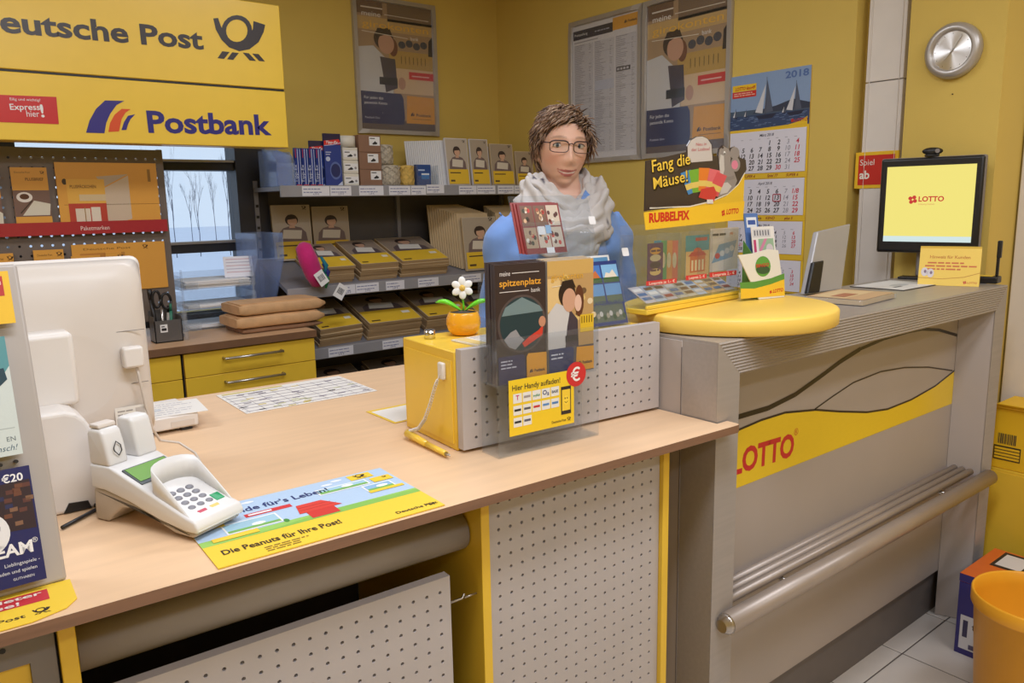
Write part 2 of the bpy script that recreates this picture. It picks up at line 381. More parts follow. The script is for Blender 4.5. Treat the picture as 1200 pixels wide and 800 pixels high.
# window
mb = MB(); mb.box(1.262, 3.61, WZ0-.06, 1.402, 3.74, WZ1); mb.box(WX0, 3.64, WZ0-.05, 1.262, 3.74, WZ0); mb.box(WX0, 3.64, WZ1-.06, 1.262, 3.74, WZ1); mb.box(WX0, 3.64, WZ0, WX0+.06, 3.74, WZ1-.06); mb.box(.36, 3.64, WZ0, .42, 3.74, WZ1-.06)
win = structure(mb.build('window_1', 'dark_frame'))
for zz, hh in ((1.567, .034), (1.205, .038)):
    mb = MB(); mb.box(.42, 3.635, zz, 1.262, 3.735, zz+hh); mb.box(WX0+.06, 3.635, zz, .36, 3.735, zz+hh); mb.build('window_rail', 'dark_frame', win)
    mb = MB(); mb.rbox(.42, 3.62, zz+hh, 1.262, 3.70, zz+hh+.012, .003, 1); mb.rbox(WX0+.06, 3.62, zz+hh, .36, 3.70, zz+hh+.012, .003, 1); mb.build('rail_cap', 'alu', win)
for x0, x1 in ((WX0+.06, .36), (.42, 1.262)):
    for z0, z1 in ((WZ0, 1.205), (1.243, 1.567), (1.601, WZ1-.06)):
        mb = MB(); mb.box(x0, 3.69, z0, x1, 3.694, z1); mb.build('pane', 'glass', win)
mb = MB(); mb.box(WX0, 3.57, WZ0-.075, 1.262, 3.64, WZ0-.05); mb.build('window_sill', 'wall_white', win)
# ceiling lamps
for i, ((lx, ly), sx, sy, pw) in enumerate(LAMPS):
    t = thing('ceiling_light', ['flat white ceiling light above the customers in front of the post counter', 'flat white ceiling light over the staff side left of the hanging sign', 'flat white ceiling light over the staff side between shelves and lotto counter', 'flat white ceiling light at the back of the customer area', 'flat white ceiling light in front of the lotto counter'][i], 'ceiling light', (lx, ly, ZC))
    mb = MB(); mb.box(-sx/2, -sy/2, -.06, -sx/2+.02, sy/2, 0); mb.box(sx/2-.02, -sy/2, -.06, sx/2, sy/2, 0); mb.box(-sx/2, -sy/2, -.06, sx/2, -sy/2+.012, 0); mb.box(-sx/2, sy/2-.012, -.06, sx/2, sy/2, 0); mb.box(-sx/2, -sy/2, -.02, sx/2, sy/2, 0); mb.build('housing', 'white_plastic', t)
# outside: snowy ground and bare trees
mb = MB(); mb.box(-40, 3.9, -.62, 70, 90, -.6); structure(mb.build('ground_outside', 'snow'))
rg = random.Random(3)
def bare_tree():
    mb = MB()
    def br(p, d, l, r, k):
        q = p+d*l; mid = p+d*l*.5+V((rg.uniform(-1, 1), rg.uniform(-1, 1), 0))*l*.05
        mb.tube([p, mid, q], [r, r*.85, r*.6], 5, False)
        if k > 0:
            for _ in range(3 if k > 1 else 4):
                a = (d+V((rg.uniform(-.7, .7), rg.uniform(-.7, .7), rg.uniform(-.1, .5)))).normalized(); br(p+d*l*rg.uniform(.5, 1), a, l*rg.uniform(.5, .72), r*.5, k-1)
    br(V((0, 0, 0)), V((rg.uniform(-.06, .06), 0, 1)).normalized(), 2.4, .06, 4); return mb.build('bare_tree', 'bark')
tt = [bare_tree() for _ in range(4)]
k = 0
for i in range(15):
    x = 8.2+(i % 8)*1.05+rg.uniform(-.1, .1)+.5*(i//8); y = 34+7*(i//8)+rg.uniform(-.4, .4)
    o = tt[i] if i < 4 else dup(tt[i % 4]); o.location = (x, y, -.6); o.rotation_euler = (0, 0, rg.uniform(0, 6)); sc_ = rg.uniform(.75, 1.0); o.scale = (.34, .34, sc_)
    tag(o, 'bare leafless tree standing in snow outside the window', 'tree', 'bare trees outside the window')

# ================================================================== POST COUNTER
CR = -.039; CO = (1.298, .911, 0)
wt = thing('counter_worktop', 'long beech-coloured worktop of the post counter with brown front edge', 'worktop', CO, CR)
cw = lambda x, y: ((x-CO[0])*math.cos(-CR)-(y-CO[1])*math.sin(-CR), (x-CO[0])*math.sin(-CR)+(y-CO[1])*math.cos(-CR))
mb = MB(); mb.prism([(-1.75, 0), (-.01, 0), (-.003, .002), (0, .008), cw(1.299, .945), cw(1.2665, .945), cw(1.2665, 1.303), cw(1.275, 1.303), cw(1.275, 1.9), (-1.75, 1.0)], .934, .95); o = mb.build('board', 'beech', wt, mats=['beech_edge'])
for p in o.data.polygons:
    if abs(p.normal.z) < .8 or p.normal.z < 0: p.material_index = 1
cb = thing('counter_pedestal', 'grey perforated pedestal with yellow side panels under the post counter', 'counter', CO, CR)
mb = MB(); mb.box(-.582, .078, .03, -.17, .9, .933); mb.build('body', 'grey_dark', cb)
mb = MB(); perforated(mb, .412, .904, .016, .0243, .0031); mb.build('perforated_panel', 'peg_grey', cb, loc=(-.582, .06, .028))
for x0, x1 in ((-.6, -.583), (-.169, -.152)):
    mb = MB(); mb.rbox(x0, .05, 0, x1, .9, .933, .001, 1); mb.build('side_panel', 'yellow_paint', cb)
mb = MB(); mb.box(-.58, .10, 0, -.17, .88, .03); mb.build('plinth', 'black_plastic', cb)
cl = thing('counter_pedestal', 'grey framed pedestal with yellow inset panel at the end of the bag recess', 'counter', CO, CR)
mb = MB(); mb.box(-1.72, .085, .03, -1.205, .9, .933); mb.build('body', 'grey_dark', cl)
mb = MB(); mb.rbox(-1.205, .05, 0, -1.186, .9, .933, .001, 1); mb.build('side_panel', 'yellow_paint', cl)
mb = MB(); mb.box(-1.72, .06, .028, -1.235, .085, .06); mb.box(-1.72, .06, .875, -1.235, .085, .933); mb.box(-1.235, .06, .028, -1.208, .085, .933); mb.box(-1.72, .06, .06, -1.69, .085, .875); mb.build('frame', 'grey_mid', cl)
mb = MB(); mb.rbox(-1.69, .068, .06, -1.235, .084, .875, .001, 1); mb.build('inset_panel', 'yellow_paint', cl)
for x in (-1.26, -1.30, -1.34, -1.38): mb = MB(); mb.cyl((x, .0595, .90), (x, .061, .90), .0035, n=8); mb.build('hole', 'black_plastic', cl)
br_ = thing('bag_recess', 'bag recess of the post counter with round grey bar and perforated lower panel', 'counter panel', CO, CR)
mb = MB(); mb.cyl((-1.183, .115, .852), (-.603, .115, .852), .034, n=28); mb.build('bar', 'grey_paint', br_)
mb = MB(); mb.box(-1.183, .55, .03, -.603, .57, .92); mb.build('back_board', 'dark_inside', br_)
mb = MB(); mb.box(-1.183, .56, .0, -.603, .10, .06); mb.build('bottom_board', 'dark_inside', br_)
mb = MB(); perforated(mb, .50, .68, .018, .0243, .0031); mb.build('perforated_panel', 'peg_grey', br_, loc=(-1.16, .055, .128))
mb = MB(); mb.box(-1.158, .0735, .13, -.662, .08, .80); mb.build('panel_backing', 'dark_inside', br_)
mb = MB(); mb.tube([(-.66, .064, .755), (-.632, .064, .755), (-.628, .064, .762)], .002, 6); mb.cyl((-.628, .064, .755), (-.604, .064, .755), .0018, n=6); mb.build('hook', 'steel', br_)

# ================================================================== LOTTO COUNTER
LO = (1.27, .95, 0); LW = 1.45; LH = 1.115
lc = thing('lotto_counter', 'tall grey lotto counter with ribbed aluminium frame, yellow wave panel and foot rails', 'counter', LO)
mb = MB(); mb.prism([(.001, .001), (LW, .001), (LW, .06), (LW+.077, .06+.04), (LW+.077, .35), (.001, .35)], LH-.006, LH); mb.build('top_plate', 'alu', lc)
FWd = .074; NR = 11; st = FWd/NR
def ribs(fn):
    mb = MB()
    for k in range(NR):
        a, b = k*st, (k+1)*st; m_ = (a+b)/2
        mb.add(fn(a, .0)+fn(m_, -.0028)+fn(b, .0), [(0, 1, 3, 2), (2, 3, 5, 4)])
    return mb
mb = ribs(lambda d, y: [(d, y, LH-d), (LW-d, y, LH-d)]); mb.box(.0745, .0005, LH-.0745, LW-.0745, .09, LH-.0065); mb.build('top_rail', 'alu', lc)
mb = ribs(lambda d, y: [(d, y, 0), (d, y, LH-d)]); mb.box(.0, .0005, 0, .0735, .09, LH-.075); mb.box(0, .0006, LH-.075, .001, .09, LH-.006); mb.build('frame_post', 'alu', lc)
mb = ribs(lambda d, y: [(LW-d, y, LH-d), (LW-d, y, 0)]); mb.box(LW-.0735, .0005, 0, LW, .09, LH-.075); mb.build('frame_post', 'alu', lc)
mb = MB(); mb.prism([(LW-.0735, .003), (LW-.0735, .0905), (LW-.108, .0905)], .002, LH-.075); mb.build('reveal', 'panel_grey', lc)
mb = MB(); mb.box(.0735, .0915, .16, LW-.074, .10, LH-.006); fp = mb.build('front_panel', 'panel_grey', lc)
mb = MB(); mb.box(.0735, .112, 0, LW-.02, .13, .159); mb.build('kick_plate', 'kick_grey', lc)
mb = MB(); mb.rbox(-.0005, .0905, 0, .0145, .35, LH-.0065, .001, 1); mb.build('end_panel', 'panel_grey', lc)
mb = MB(); mb.box(-.0015, .091, 0, .0, .0925, LH-.02); mb.build('end_panel_joint', 'kick_grey', lc)
mb = MB(); mb.rbox(LW-.015, .0905, 0, LW, .35, LH-.0065, .001, 1); mb.build('end_panel', 'panel_grey', lc)
mb = MB(); mb.box(.016, .30, .1, LW-.016, .345, LH-.0065); mb.build('back_panel', 'grey_mid', lc)
S = Sheet((LO[0]+.08, LO[1]+.0912, .7))
zq = lambda x, y: (760+x/2.5, 340+y/2.5)
top = [zq(*p) for p in ((235, 425), (265, 408), (330, 380), (400, 358), (490, 350), (560, 355), (640, 357), (700, 348), (770, 320), (840, 280), (900, 232))]
S.pp([zq(236, 588)]+top+[zq(893, 330)], (240, 205, 50), 1)
S.pl(top, .0055, (42, 34, 36), 2)
S.pl([zq(*p) for p in ((238, 378), (265, 370), (350, 345), (430, 305), (500, 255), (560, 210), (620, 172))], .0125, (42, 34, 36), 2)
S.pl([zq(*p) for p in ((620, 172), (690, 142), (760, 122), (800, 114), (850, 116), (908, 133))], .009, (42, 34, 36), 2)
S.pl([zq(*p) for p in ((487, 348), (540, 310), (600, 270), (680, 238), (750, 226), (820, 225), (890, 235))], .004, (42, 34, 36), 2)
S.pt('LOTTO', *zq(246, 541), *zq(424, 482), 27, (205, 40, 52), 2, bold=.035)
a = S.q(*zq(430, 418)); S.ut('®', a[0]-.006, a[1]-.006, .018, (205, 40, 52), L=2)
a = S.q(*zq(205, 520)); S.build('lotto_wave_print', lc, True)
mb = MB()
for k, yy in enumerate((.07, .046, .022)): mb = MB(); mb.cyl((.0745, yy, .522), (LW-.1, yy, .522), .0108, n=16); mb.build('shelf_rod', 'alu_warm', lc)
mb = MB(); mb.cyl((.03, -.018, .503), (LW-.05, -.018, .503), .0235, n=24); mb.build('foot_rail', 'alu_warm', lc)
mb = MB(); mb.cyl((.024, -.018, .503), (.03, -.018, .503), .021, .0235, n=24); mb.cyl((.012, -.018, .503), (.024, -.018, .503), .014, .021, n=24); mb.build('rail_end_cap', 'steel', lc)
for x in (.3, LW-.3): mb = MB(); mb.cyl((x, -.01, .498), (x, .091, .508), .006, n=10); mb.build('rail_bracket', 'steel', lc)
dt = thing('round_counter_shelf', 'thick round yellow board lying on the corner of the lotto counter', 'shelf', (1.524, 1.118, LH))
mb = MB(); mb.lathe([(.230, .0005), (.242, .0025), (.2455, .006), (.2455, .034), (.242, .038), (.235, .04)], 72); mb.build('board', 'disc_yellow', dt)
mb = MB(); mb.cyl((-.06, -.02, .0002), (-.06, -.02, .0012), .03); mb.build('mount', 'grey_dark', dt)
# ================================================================== BACK OF THE ROOM: SIGN, RACK, DESK, SHELVES
YEL = (238, 194, 40); DKP = (52, 44, 44); BLU = (48, 44, 124); RED = (204, 44, 48); WHT = (236, 234, 234)
def bust(S, u, v, w_, h, hair=(60, 44, 38), skin=(214, 172, 146), top=(210, 204, 198), L=1, n=16):
    """a small printed half-length figure filling w x h with its bottom centre at (u, v)"""
    S.up([(u-w_*.5, v), (u+w_*.5, v), (u+w_*.46, v+h*.32), (u+w_*.3, v+h*.5), (u+w_*.1, v+h*.56), (u-w_*.1, v+h*.56), (u-w_*.3, v+h*.5), (u-w_*.46, v+h*.32)], top, L)
    S.up([(u-w_*.1, v+h*.5), (u+w_*.1, v+h*.5), (u+w_*.08, v+h*.66), (u-w_*.08, v+h*.66)], skin, L+.3)
    S.ue(u, v+h*.79, w_*.22, h*.21, hair, L+.4, n); S.ue(u+w_*.02, v+h*.74, w_*.165, h*.16, skin, L+.7, n)
    S.up([(u-w_*.2, v+h*.8), (u+w_*.2, v+h*.84), (u+w_*.12, v+h*.97), (u-w_*.12, v+h*.98)], hair, L+1)

# ---- hanging sign
sg = thing('hanging_sign', 'large yellow two-panel hanging sign reading Deutsche Post and Postbank', 'sign', (.70, 3.1, 1.63))
for (z0, z1) in ((1.634, 1.853), (1.861, 2.178)):
    mb = MB(); mb.rbox(.10-.7, .0, z0-1.63, 1.306-.7, .09, z1-1.63, .003, 1); mb.build('sign_panel', 'yellow_gloss', sg)
mb = MB(); mb.box(.11-.7, .004, 1.853-1.63, 1.303-.7, .08, 1.861-1.63); mb.build('panel_joint', 'black_plastic', sg)
for x in (-.45, .45):
    mb = MB(); mb.cyl((x, .045, .548), (x, .045, ZC-1.63), .006, n=8); mb.build('hanging_rod', 'steel', sg)
S = Sheet((.1, 3.0992, 1.63)); z1_ = lambda x, y: (x/3.3333, y/3.3333)
S.pt('Deutsche Post', -37.5, 33.5, 239, 57.5, 23.5, DKP, 1, bold=.028)
S.build('lettering', sg, True)
S = Sheet((.1, 3.0992, 1.63)); horn(S, lambda x, y: S.q(*z1_(x, y)), DKP, 1); S.build('post_horn_emblem', sg, True)
S = Sheet((.1, 3.0992, 1.63))
S.pt('Postbank', 174, 154.5, 318.5, 157.5, 24.5, BLU, 1, bold=.03)
S.build('lettering', sg, True)
S = Sheet((.1, 3.0992, 1.63)); bankmark(S, lambda x, y: S.q(*z1_(x, y)), 1); S.build('bank_emblem', sg, True)
S = Sheet((.1, 3.0992, 1.63))
S.pp([(0, 111), (66, 113.5), (69, 145.5), (1, 143)], RED, 1)
S.pp([(-30, 110), (0, 111), (1, 143), (-28, 142)], RED, 1)
S.pt('Eilig und wichtig?', 11.5, 117.3, 47.5, 118.8, 3.2, WHT, 2)
S.pt('Express', 12, 128.5, 47, 128.8, 7.2, WHT, 2, bold=.012); S.pt('hier', 31.5, 136.6, 46.5, 136.8, 7.6, WHT, 2); S.pt('!', 48.5, 137, 52.5, 137, 15, WHT, 2, bold=.02)
S.build('express_label', sg, True)

# ---- perforated display rack in front of the window
rk = thing('perforated_rack', 'grey perforated metal display rack standing on the desk under the hanging sign', 'rack', (.05, 3.28, .9))
mat('rack_grey', (112, 100, 92), .5, metal=.2, var=.05)
mb = MB(); perforated(mb, .815, .66, .003, .0345, .0048); mb.build('perforated_sheet', 'rack_grey', rk, loc=(0, 0, .066))
for x in (.0, .795):
    mb = MB(); mb.rbox(x, .0035, 0, x+.02, .025, .728, .001, 1); mb.build('post', 'rack_grey', rk)
for x in (0, .795):
    mb = MB(); mb.rbox(x, -.08, 0, x+.02, .003, .012, .001, 1); mb.build('foot', 'rack_grey', rk)
zr = lambda x, y: (x/3.636, 160+y/3.636)
S = Sheet((.05, 3.2725, 1.2)); a = S.q(*zr(-40, 402)); b = S.q(*zr(712, 402))
S = Sheet((.05, 3.2575, 1.2)); S.base(a[0], a[1]-.022, b[0], a[1]+.024, .006, (168, 42, 50)); c = S.q(*zr(345, 398)); S.ut('Paketmarken', c[0], a[1]-.008, .016, (236, 214, 206), w=S.q(*zr(467, 392))[0]-c[0], L=1)
tag(S.build('shelf_strip', None, True), 'long red strip lettered Paketmarken on the perforated rack', 'sign')
GP = 'envelope packs hanging on the perforated rack'
OR = (222, 160, 72); ORD = (196, 132, 58)
def pack(x0, y0, x1, y1, label, kind, Y=3.268, t=.008):
    S = Sheet((.05, Y, 1.2)); u0, v1 = S.q(*zr(x0, y0)); u1, v0 = S.q(*zr(x1, y1)); w_ = u1-u0; h = v1-v0
    S.base(u0, v0, u1, v1, t, OR, ORD)
    if kind == 'coffee':
        S.ur(u0, v0+h*.14, u1, v0+h*.6, (120, 92, 84), 1); S.ue(u0+w_*.3, v0+h*.48, w_*.22, h*.09, (232, 222, 214), 1.5); S.ue(u0+w_*.3, v0+h*.49, w_*.13, h*.05, (88, 52, 36), 2)
        S.up([(u0+w_*.2, v0+h*.16), (u0+w_*.95, v0+h*.16), (u0+w_, v0+h*.36), (u0+w_*.55, v0+h*.42)], (214, 206, 188), 1.5); S.ul([(u0+w_*.15, v0+h*.2), (u0+w_*.5, v0+h*.42)], .004, (60, 44, 40), 2)
        S.ut('PLUSBRIEF', u0+w_*.38, v0+h*.77, h*.05, (110, 70, 30), w=w_*.5, L=1, bold=.02); S.ut('Deutsche Post', u0+w_*.1, v0+h*.9, h*.03, (120, 80, 34), L=1); minihorn(S, u0+w_*.8, v0+h*.88, w_*.12, (90, 60, 30), 1)
    elif kind == 'parcel':
        S.up([(u0+w_*.45, v0), (u0+w_*.7, v0+h*.1), (u0+w_*.7, v0+h*.8), (u0+w_*.45, v0+h*.6)], (206, 184, 160), 1); S.up([(u0+w_*.38, v0+h*.78), (u0+w_*.7, v0+h*.82), (u0+w_*.45, v0+h*.62)], (190, 170, 150), 1.3)
        S.ur(u0+w_*.09, v0+.02*h, u0+w_*.455, v0+h*.74, (230, 176, 80), 2); S.ut('PLUSPÄCKCHEN', u0+w_*.12, v0+h*.6, h*.05, (120, 70, 30), w=w_*.25, L=3, bold=.02); S.ur(u0+w_*.2, v0+h*.4, u0+w_*.455, v0+h*.5, (214, 190, 150), 3)
        S.ur(u0+w_*.09, v0+h*.02, u0+w_*.455, v0+h*.36, (186, 66, 54), 3); S.ur(u0+w_*.15, v0+h*.04, u0+w_*.29, v0+h*.28, (222, 206, 186), 4); S.ur(u0+w_*.3, v0+h*.04, u0+w_*.39, v0+h*.3, (226, 212, 194), 4); S.ul([(u0+w_*.24, v0+h*.04), (u0+w_*.24, v0+h*.3)], .003, (160, 120, 60), 5)
        S.ul([(u0+w_*.05, v0+h*.34), (u1, v0+h*.34)], .0015, (150, 100, 40), 1); S.ur(u0+w_*.9, v0+h*.7, u0+w_*.93, v0+h*.9, (150, 110, 50), 1); S.ue(u0+w_*.075, v0+h*.7, .008, .011, (60, 44, 30), 1)
    else:
        S.ut('Deutsche Post', u0+w_*.12, v1-.022, .008, (120, 80, 34), w=w_*.5, L=1); minihorn(S, u0+w_*.75, v1-.026, .02, (80, 52, 26), 1); S.ur(u0+w_*.08, v1-.05, u0+w_*.55, v1-.034, (190, 130, 60), 1)
    o = S.build('envelope_pack', None, True); tag(o, label, 'envelope', GP); return o
pack(-70, 150, 26, 425, 'orange envelope pack beside the coffee cup pack on the rack', 'coffee')
pack(40, 130, 226, 372, 'orange envelope pack with coffee cup photo on the rack', 'coffee')
pack(229, 108, 688, 372, 'large orange parcel envelope pack with red package photo on the rack', 'parcel')
pack(-60, 502, 74, 640, 'small yellow envelope pack under the red strip, first of the lower rack row', 'plain')
pack(140, 485, 288, 640, 'small yellow envelope pack under the red strip, second of the lower rack row', 'plain')
pack(302, 462, 718, 640, 'wide orange envelope in the lower rack row behind two small packs', 'wide', 3.2755, .004)
pack(302, 510, 442, 640, 'small yellow pack in front of the wide orange envelope, beside the rack label row', 'plain')
pack(448, 494, 532, 640, 'narrow yellow pack in front of the wide orange envelope', 'plain')

# ---- desk
dk = thing('desk_worktop', 'brown wooden desk worktop along the window with dark edge', 'worktop', (0, 3.0, .9))
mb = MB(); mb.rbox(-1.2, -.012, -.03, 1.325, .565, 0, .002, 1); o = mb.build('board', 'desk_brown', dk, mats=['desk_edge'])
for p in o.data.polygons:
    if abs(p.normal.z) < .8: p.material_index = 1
def cabinet(x0, x1, label):
    t = thing('drawer_cabinet', label, 'cabinet', (x0, 3.0, 0)); w_ = x1-x0
    mb = MB(); mb.box(0, .018, .06, w_, .55, .8685); mb.box(.02, .05, 0, w_-.02, .5, .06); mb.build('body', 'grey_dark', t)
    for z0, z1 in ((.776, .866), (.64, .772), (.48, .636), (.1, .476)):
        if z0 == .776: z0 = .774
        mb = MB(); mb.rbox(.003, 0, z0, w_-.003, .018, z1, .0015, 1); d = mb.build('drawer', 'yellow_paint', t)
        zc = z1-.032; xm = w_*.5; hw = min(.115, w_*.3)
        mb = MB(); mb.tube([(xm-hw, 0, zc), (xm-hw, -.028, zc), (xm+hw, -.028, zc), (xm+hw, 0, zc)], .0052, 8); mb.build('handle', 'steel', d)
cabinet(.796, 1.32, 'yellow drawer cabinet with long steel handles at the end of the desk')
cabinet(.27, .79, 'yellow drawer cabinet under the desk behind the white monitor')

# ---- on the desk: organiser, trays, padded envelopes
t = thing('desk_organizer', 'grey translucent desk organiser holding scissors and pens', 'pen holder', (.735, 3.115, .9))
mat('smoke_plastic', (96, 92, 90), .3, var=.08)
mb = MB(); mb.box(0, 0, 0, .1, .075, .004)
for x0, y0, x1, y1, z1 in ((0, 0, .1, .003, .085), (0, .072, .1, .075, .12), (0, 0, .003, .075, .1), (.097, 0, .1, .075, .1), (.05, .003, .053, .072, .08)): mb.box(x0, y0, 0, x1, y1, z1)
mb.build('box', 'smoke_plastic', t)
mb = MB(); mb.rbox(.102, .0, .0, .122, .02, .115, .003, 1); mb.build('side_tube', 'acrylic_milky', t)
S = Sheet((.02, -.0008, .04)); S.base(0, 0, .026, .03, .0004, WHT); S.ur(.004, .006, .022, .016, (40, 36, 38), 1); S.ur(.004, .02, .016, .024, (60, 56, 58), 1); S.build('label', t, local=True)
t = thing('scissors', 'black-handled scissors standing in the desk organiser', 'scissors', (.772, 3.15, .904))
mb = MB(); mb.cyl((0, .0, .0), (.004, 0, .12), .004, .006, n=8); mb.build('blades', 'steel', t)
mb = MB()
for cx, cz, rx, rz in ((-.012, .16, .014, .032), (.022, .15, .017, .03)): mb.tube([(cx+rx*math.cos(2*PI*i/16), 0, cz+rz*math.sin(2*PI*i/16)) for i in range(17)], .005, 6)
mb.build('handles', 'black_plastic', t)
for i, (x, y, l, lean, colr, lab) in enumerate(((.755, 3.16, .2, -.25, 'black_plastic', 'thick black marker leaning in the desk organiser'), (.80, 3.14, .14, .1, 'pen_green', 'green pen standing in the desk organiser'), (.792, 3.165, .13, .2, 'white_plastic', 'white pen standing in the desk organiser'))):
    mat('pen_green', (30, 110, 84), .4)
    t = thing('pen', lab, 'pen', (x, y, .9045)); mb = MB(); mb.cyl((0, 0, 0), (lean*.05, 0, l*.8), .006 if i else .008, n=8); mb.build('barrel', colr, t)
    mb = MB(); mb.cyl((lean*.05, 0, l*.8), (lean*.06, 0, l), .005 if i else .009, n=8); mb.build('cap', colr if i != 2 else 'black_plastic', t)
GT = 'letter trays stacked by the window'
for i, (z, lab) in enumerate(((.9005, 'clear letter tray at the bottom of the stack on the desk'), (.985, 'clear letter tray in the middle of the stack on the desk'), (1.07, 'clear letter tray on top of the stack with loose papers'))):
    t = thing('letter_tray', lab, 'tray', (.90, 3.33, z), 0, GT); mb = MB(); W_, D_ = .31, .24
    mb.box(0, 0, 0, W_, D_, .003); mb.box(0, 0, 0, .003, D_, .06); mb.box(W_-.003, 0, 0, W_, D_, .06); mb.box(0, D_-.003, 0, W_, D_, .06); mb.box(0, 0, 0, .07, .003, .03); mb.box(W_-.07, 0, 0, W_, .003, .03); mb.build('tray_shell', 'acrylic_milky', t)
    mb = MB()
    for x in (.004, W_-.012):
        for y in (.004, D_-.012): mb.box(x, y, .003, x+.008, y+.008, .0845)
    o = mb.build('corner_posts', 'acrylic_milky', t); o['kind'] = 'stuff'
GPp = 'paper sheets in the letter trays'
k = 0
for z, n in ((.9045, 4), (.989, 4), (1.074, 8)):
    for i in range(n):
        k += 1; mb = MB(); mb.box(0, 0, 0, .27, .2, .0035); o = mb.build('paper_bundle', 'paper_white'); o.location = (.92+rg.uniform(-.003, .008), 3.345+rg.uniform(-.006, .006), z+.0037*i); o.rotation_euler = (0, 0, rg.uniform(-.01, .01))
        tag(o, {.9045: 'white paper bundle lying in the bottom letter tray', .989: 'white paper bundle lying in the middle letter tray', 1.074: 'white paper bundle lying in the top letter tray'}[z], 'paper', GPp)
S = Sheet((1.105, 3.40, 1.1055), (.98, -.2, 0), (.0, .25, 1)); S.base(0, 0, .12, .09, .002, (230, 228, 236))
for i in range(5): S.ul([(.01, .078-.014*i), (.108, .078-.014*i)], .002, (150, 140, 170) if i % 2 else (190, 110, 120), 1)
tag(S.build('form_pad'), 'white printed form pad standing up in the top letter tray', 'paper')
def padded(x, y, z, w_, d, h, rz, lab, grp=None, m='kraft'):
    t = thing('padded_envelope', lab, 'envelope', (x, y, z), rz, grp); mb = MB(); n = 14
    rings = []
    for i in range(n+1):
        u = i/n; X = u*w_; e = min(1, .75+u*9, (1-u)*9+.3); ring = []
        for j in range(24):
            a = 2*PI*j/24; cy, cz = math.cos(a), math.sin(a); sy = math.copysign(abs(cy)**.22, cy); sz = math.copysign(abs(cz)**.3, cz)
            wob = .06*math.sin(9*u+j*1.3)+.05*math.sin(23*u+j*2.1)
            ring.append((X, d/2+sy*d/2*(1+.02*math.sin(11*u)), h/2+sz*h/2*e*(1+wob*(.6 if sz > 0 else 0))))
        rings.append(ring)
    mb.loft(rings, True); mb.build('paper_body', m, t)
    mb = MB(); mb.prism([(w_*.02, h*.93), (w_*.9, h*.96), (w_*.93, h*1.03), (w_*.5, h*1.06), (w_*.02, h*1.02)], d*.06, d*.72, 'y'); mb.build('flap', m, t)
    return t
padded(1.055, 3.085, .9005, .345, .205, .02, 0.0, 'flat brown padded envelope under the two thick ones on the desk', None, 'kraft_dark')
padded(1.03, 3.075, .9215, .375, .21, .047, .0, 'thick brown padded envelope lying in the middle of the pile on the desk')
padded(1.045, 3.078, .9722, .37, .21, .047, .01, 'thick brown padded envelope lying on top of the pile on the desk')

# ---- shelf unit
SX0, SX1, SY = 1.335, 2.79, 3.30
sh = thing('shelf_unit', 'grey metal shelf unit with price strips full of envelopes and packing supplies', 'shelf', (SX0, SY, 0)); SW = SX1-SX0
mat('shelf_grey', (136, 134, 140), .45, metal=.2, var=.04); mat('shelf_back', (86, 80, 76), .6, var=.08); mat('strip_grey', (150, 148, 152), .4, var=.03)
mb = MB(); mb.box(0, .325, .02, SW, .335, 1.50); mb.build('back_panel', 'shelf_back', sh)
for x in (0, SW*.515, SW-.02):
    mb = MB(); mb.box(x, .305, 0, x+.02, .325, 1.52); mb.build('upright', 'shelf_grey', sh)
mb = MB(); [mb.box(.004+.0, .3, z, .016, .304, z+.012) for z in [0.1+.05*i for i in range(27)]]; o = mb.build('slot', 'black_plastic', sh); o['kind'] = 'stuff'
TAU = .36
SHZ = (1.487, 1.04, .757, .44, .10)
zs5 = lambda x, y: (300+x/3.3333, 130+y/3.3333); zs8 = lambda x, y: (300+x/4, 280+y/4)
strips = []
for z in SHZ:
    mb = MB(); k_ = math.tan(TAU)*.3 if z in SHZ[1:4] else 0; mb.prism([(0, z-.018), (.304, z-.018+k_), (.304, z+k_), (0, z)], 0, SW, 'x'); s_ = mb.build('shelf_board', 'shelf_grey', sh)
    mb = MB(); mb.rbox(0, -.012, z-.046, SW, -.0005, z+.004, .002, 1); mb.build('price_strip', 'strip_grey', sh); strips.append(z)
def plabel(z, x0, x1, seed, dz=0):
    S = Sheet((SX0, SY-.0135, z)); u0 = S.q(*x0)[0]; u1 = S.q(*x1)[0]; S.base(u0, -.042+dz, u1, .0+dz, .0008, (226, 224, 230)); rr = random.Random(seed)
    greek(S, u0+.006, -.014+dz, u1-.005, 2, .014, .0035, (110, 116, 160), 1, seed); S.ut('%d,%d9 €' % (rr.randint(1, 4), rr.randint(1, 9)), (u0+u1)/2, -.038+dz, .008, (80, 84, 130), L=1, align='c'); S.build('price_label', sh)
for i, (a, b) in enumerate(((180, 287), (290, 372), (403, 498), (520, 603), (606, 664), (667, 735), (793, 862), (864, 935), (945, 1008), (1010, 1062))): plabel(SHZ[0], zs5(a, 310), zs5(b, 310), i, .006 if i == 5 else 0)
for i, (a, b) in enumerate(((330, 388), (390, 480), (508, 580), (634, 714), (805, 880))): plabel(SHZ[1], zs5(a, 690), zs5(b, 690), 20+i)
for i, (a, b) in enumerate(((340, 456), (595, 690), (760, 860))): plabel(SHZ[2], zs8(a, 530), zs8(b, 510), 40+i)

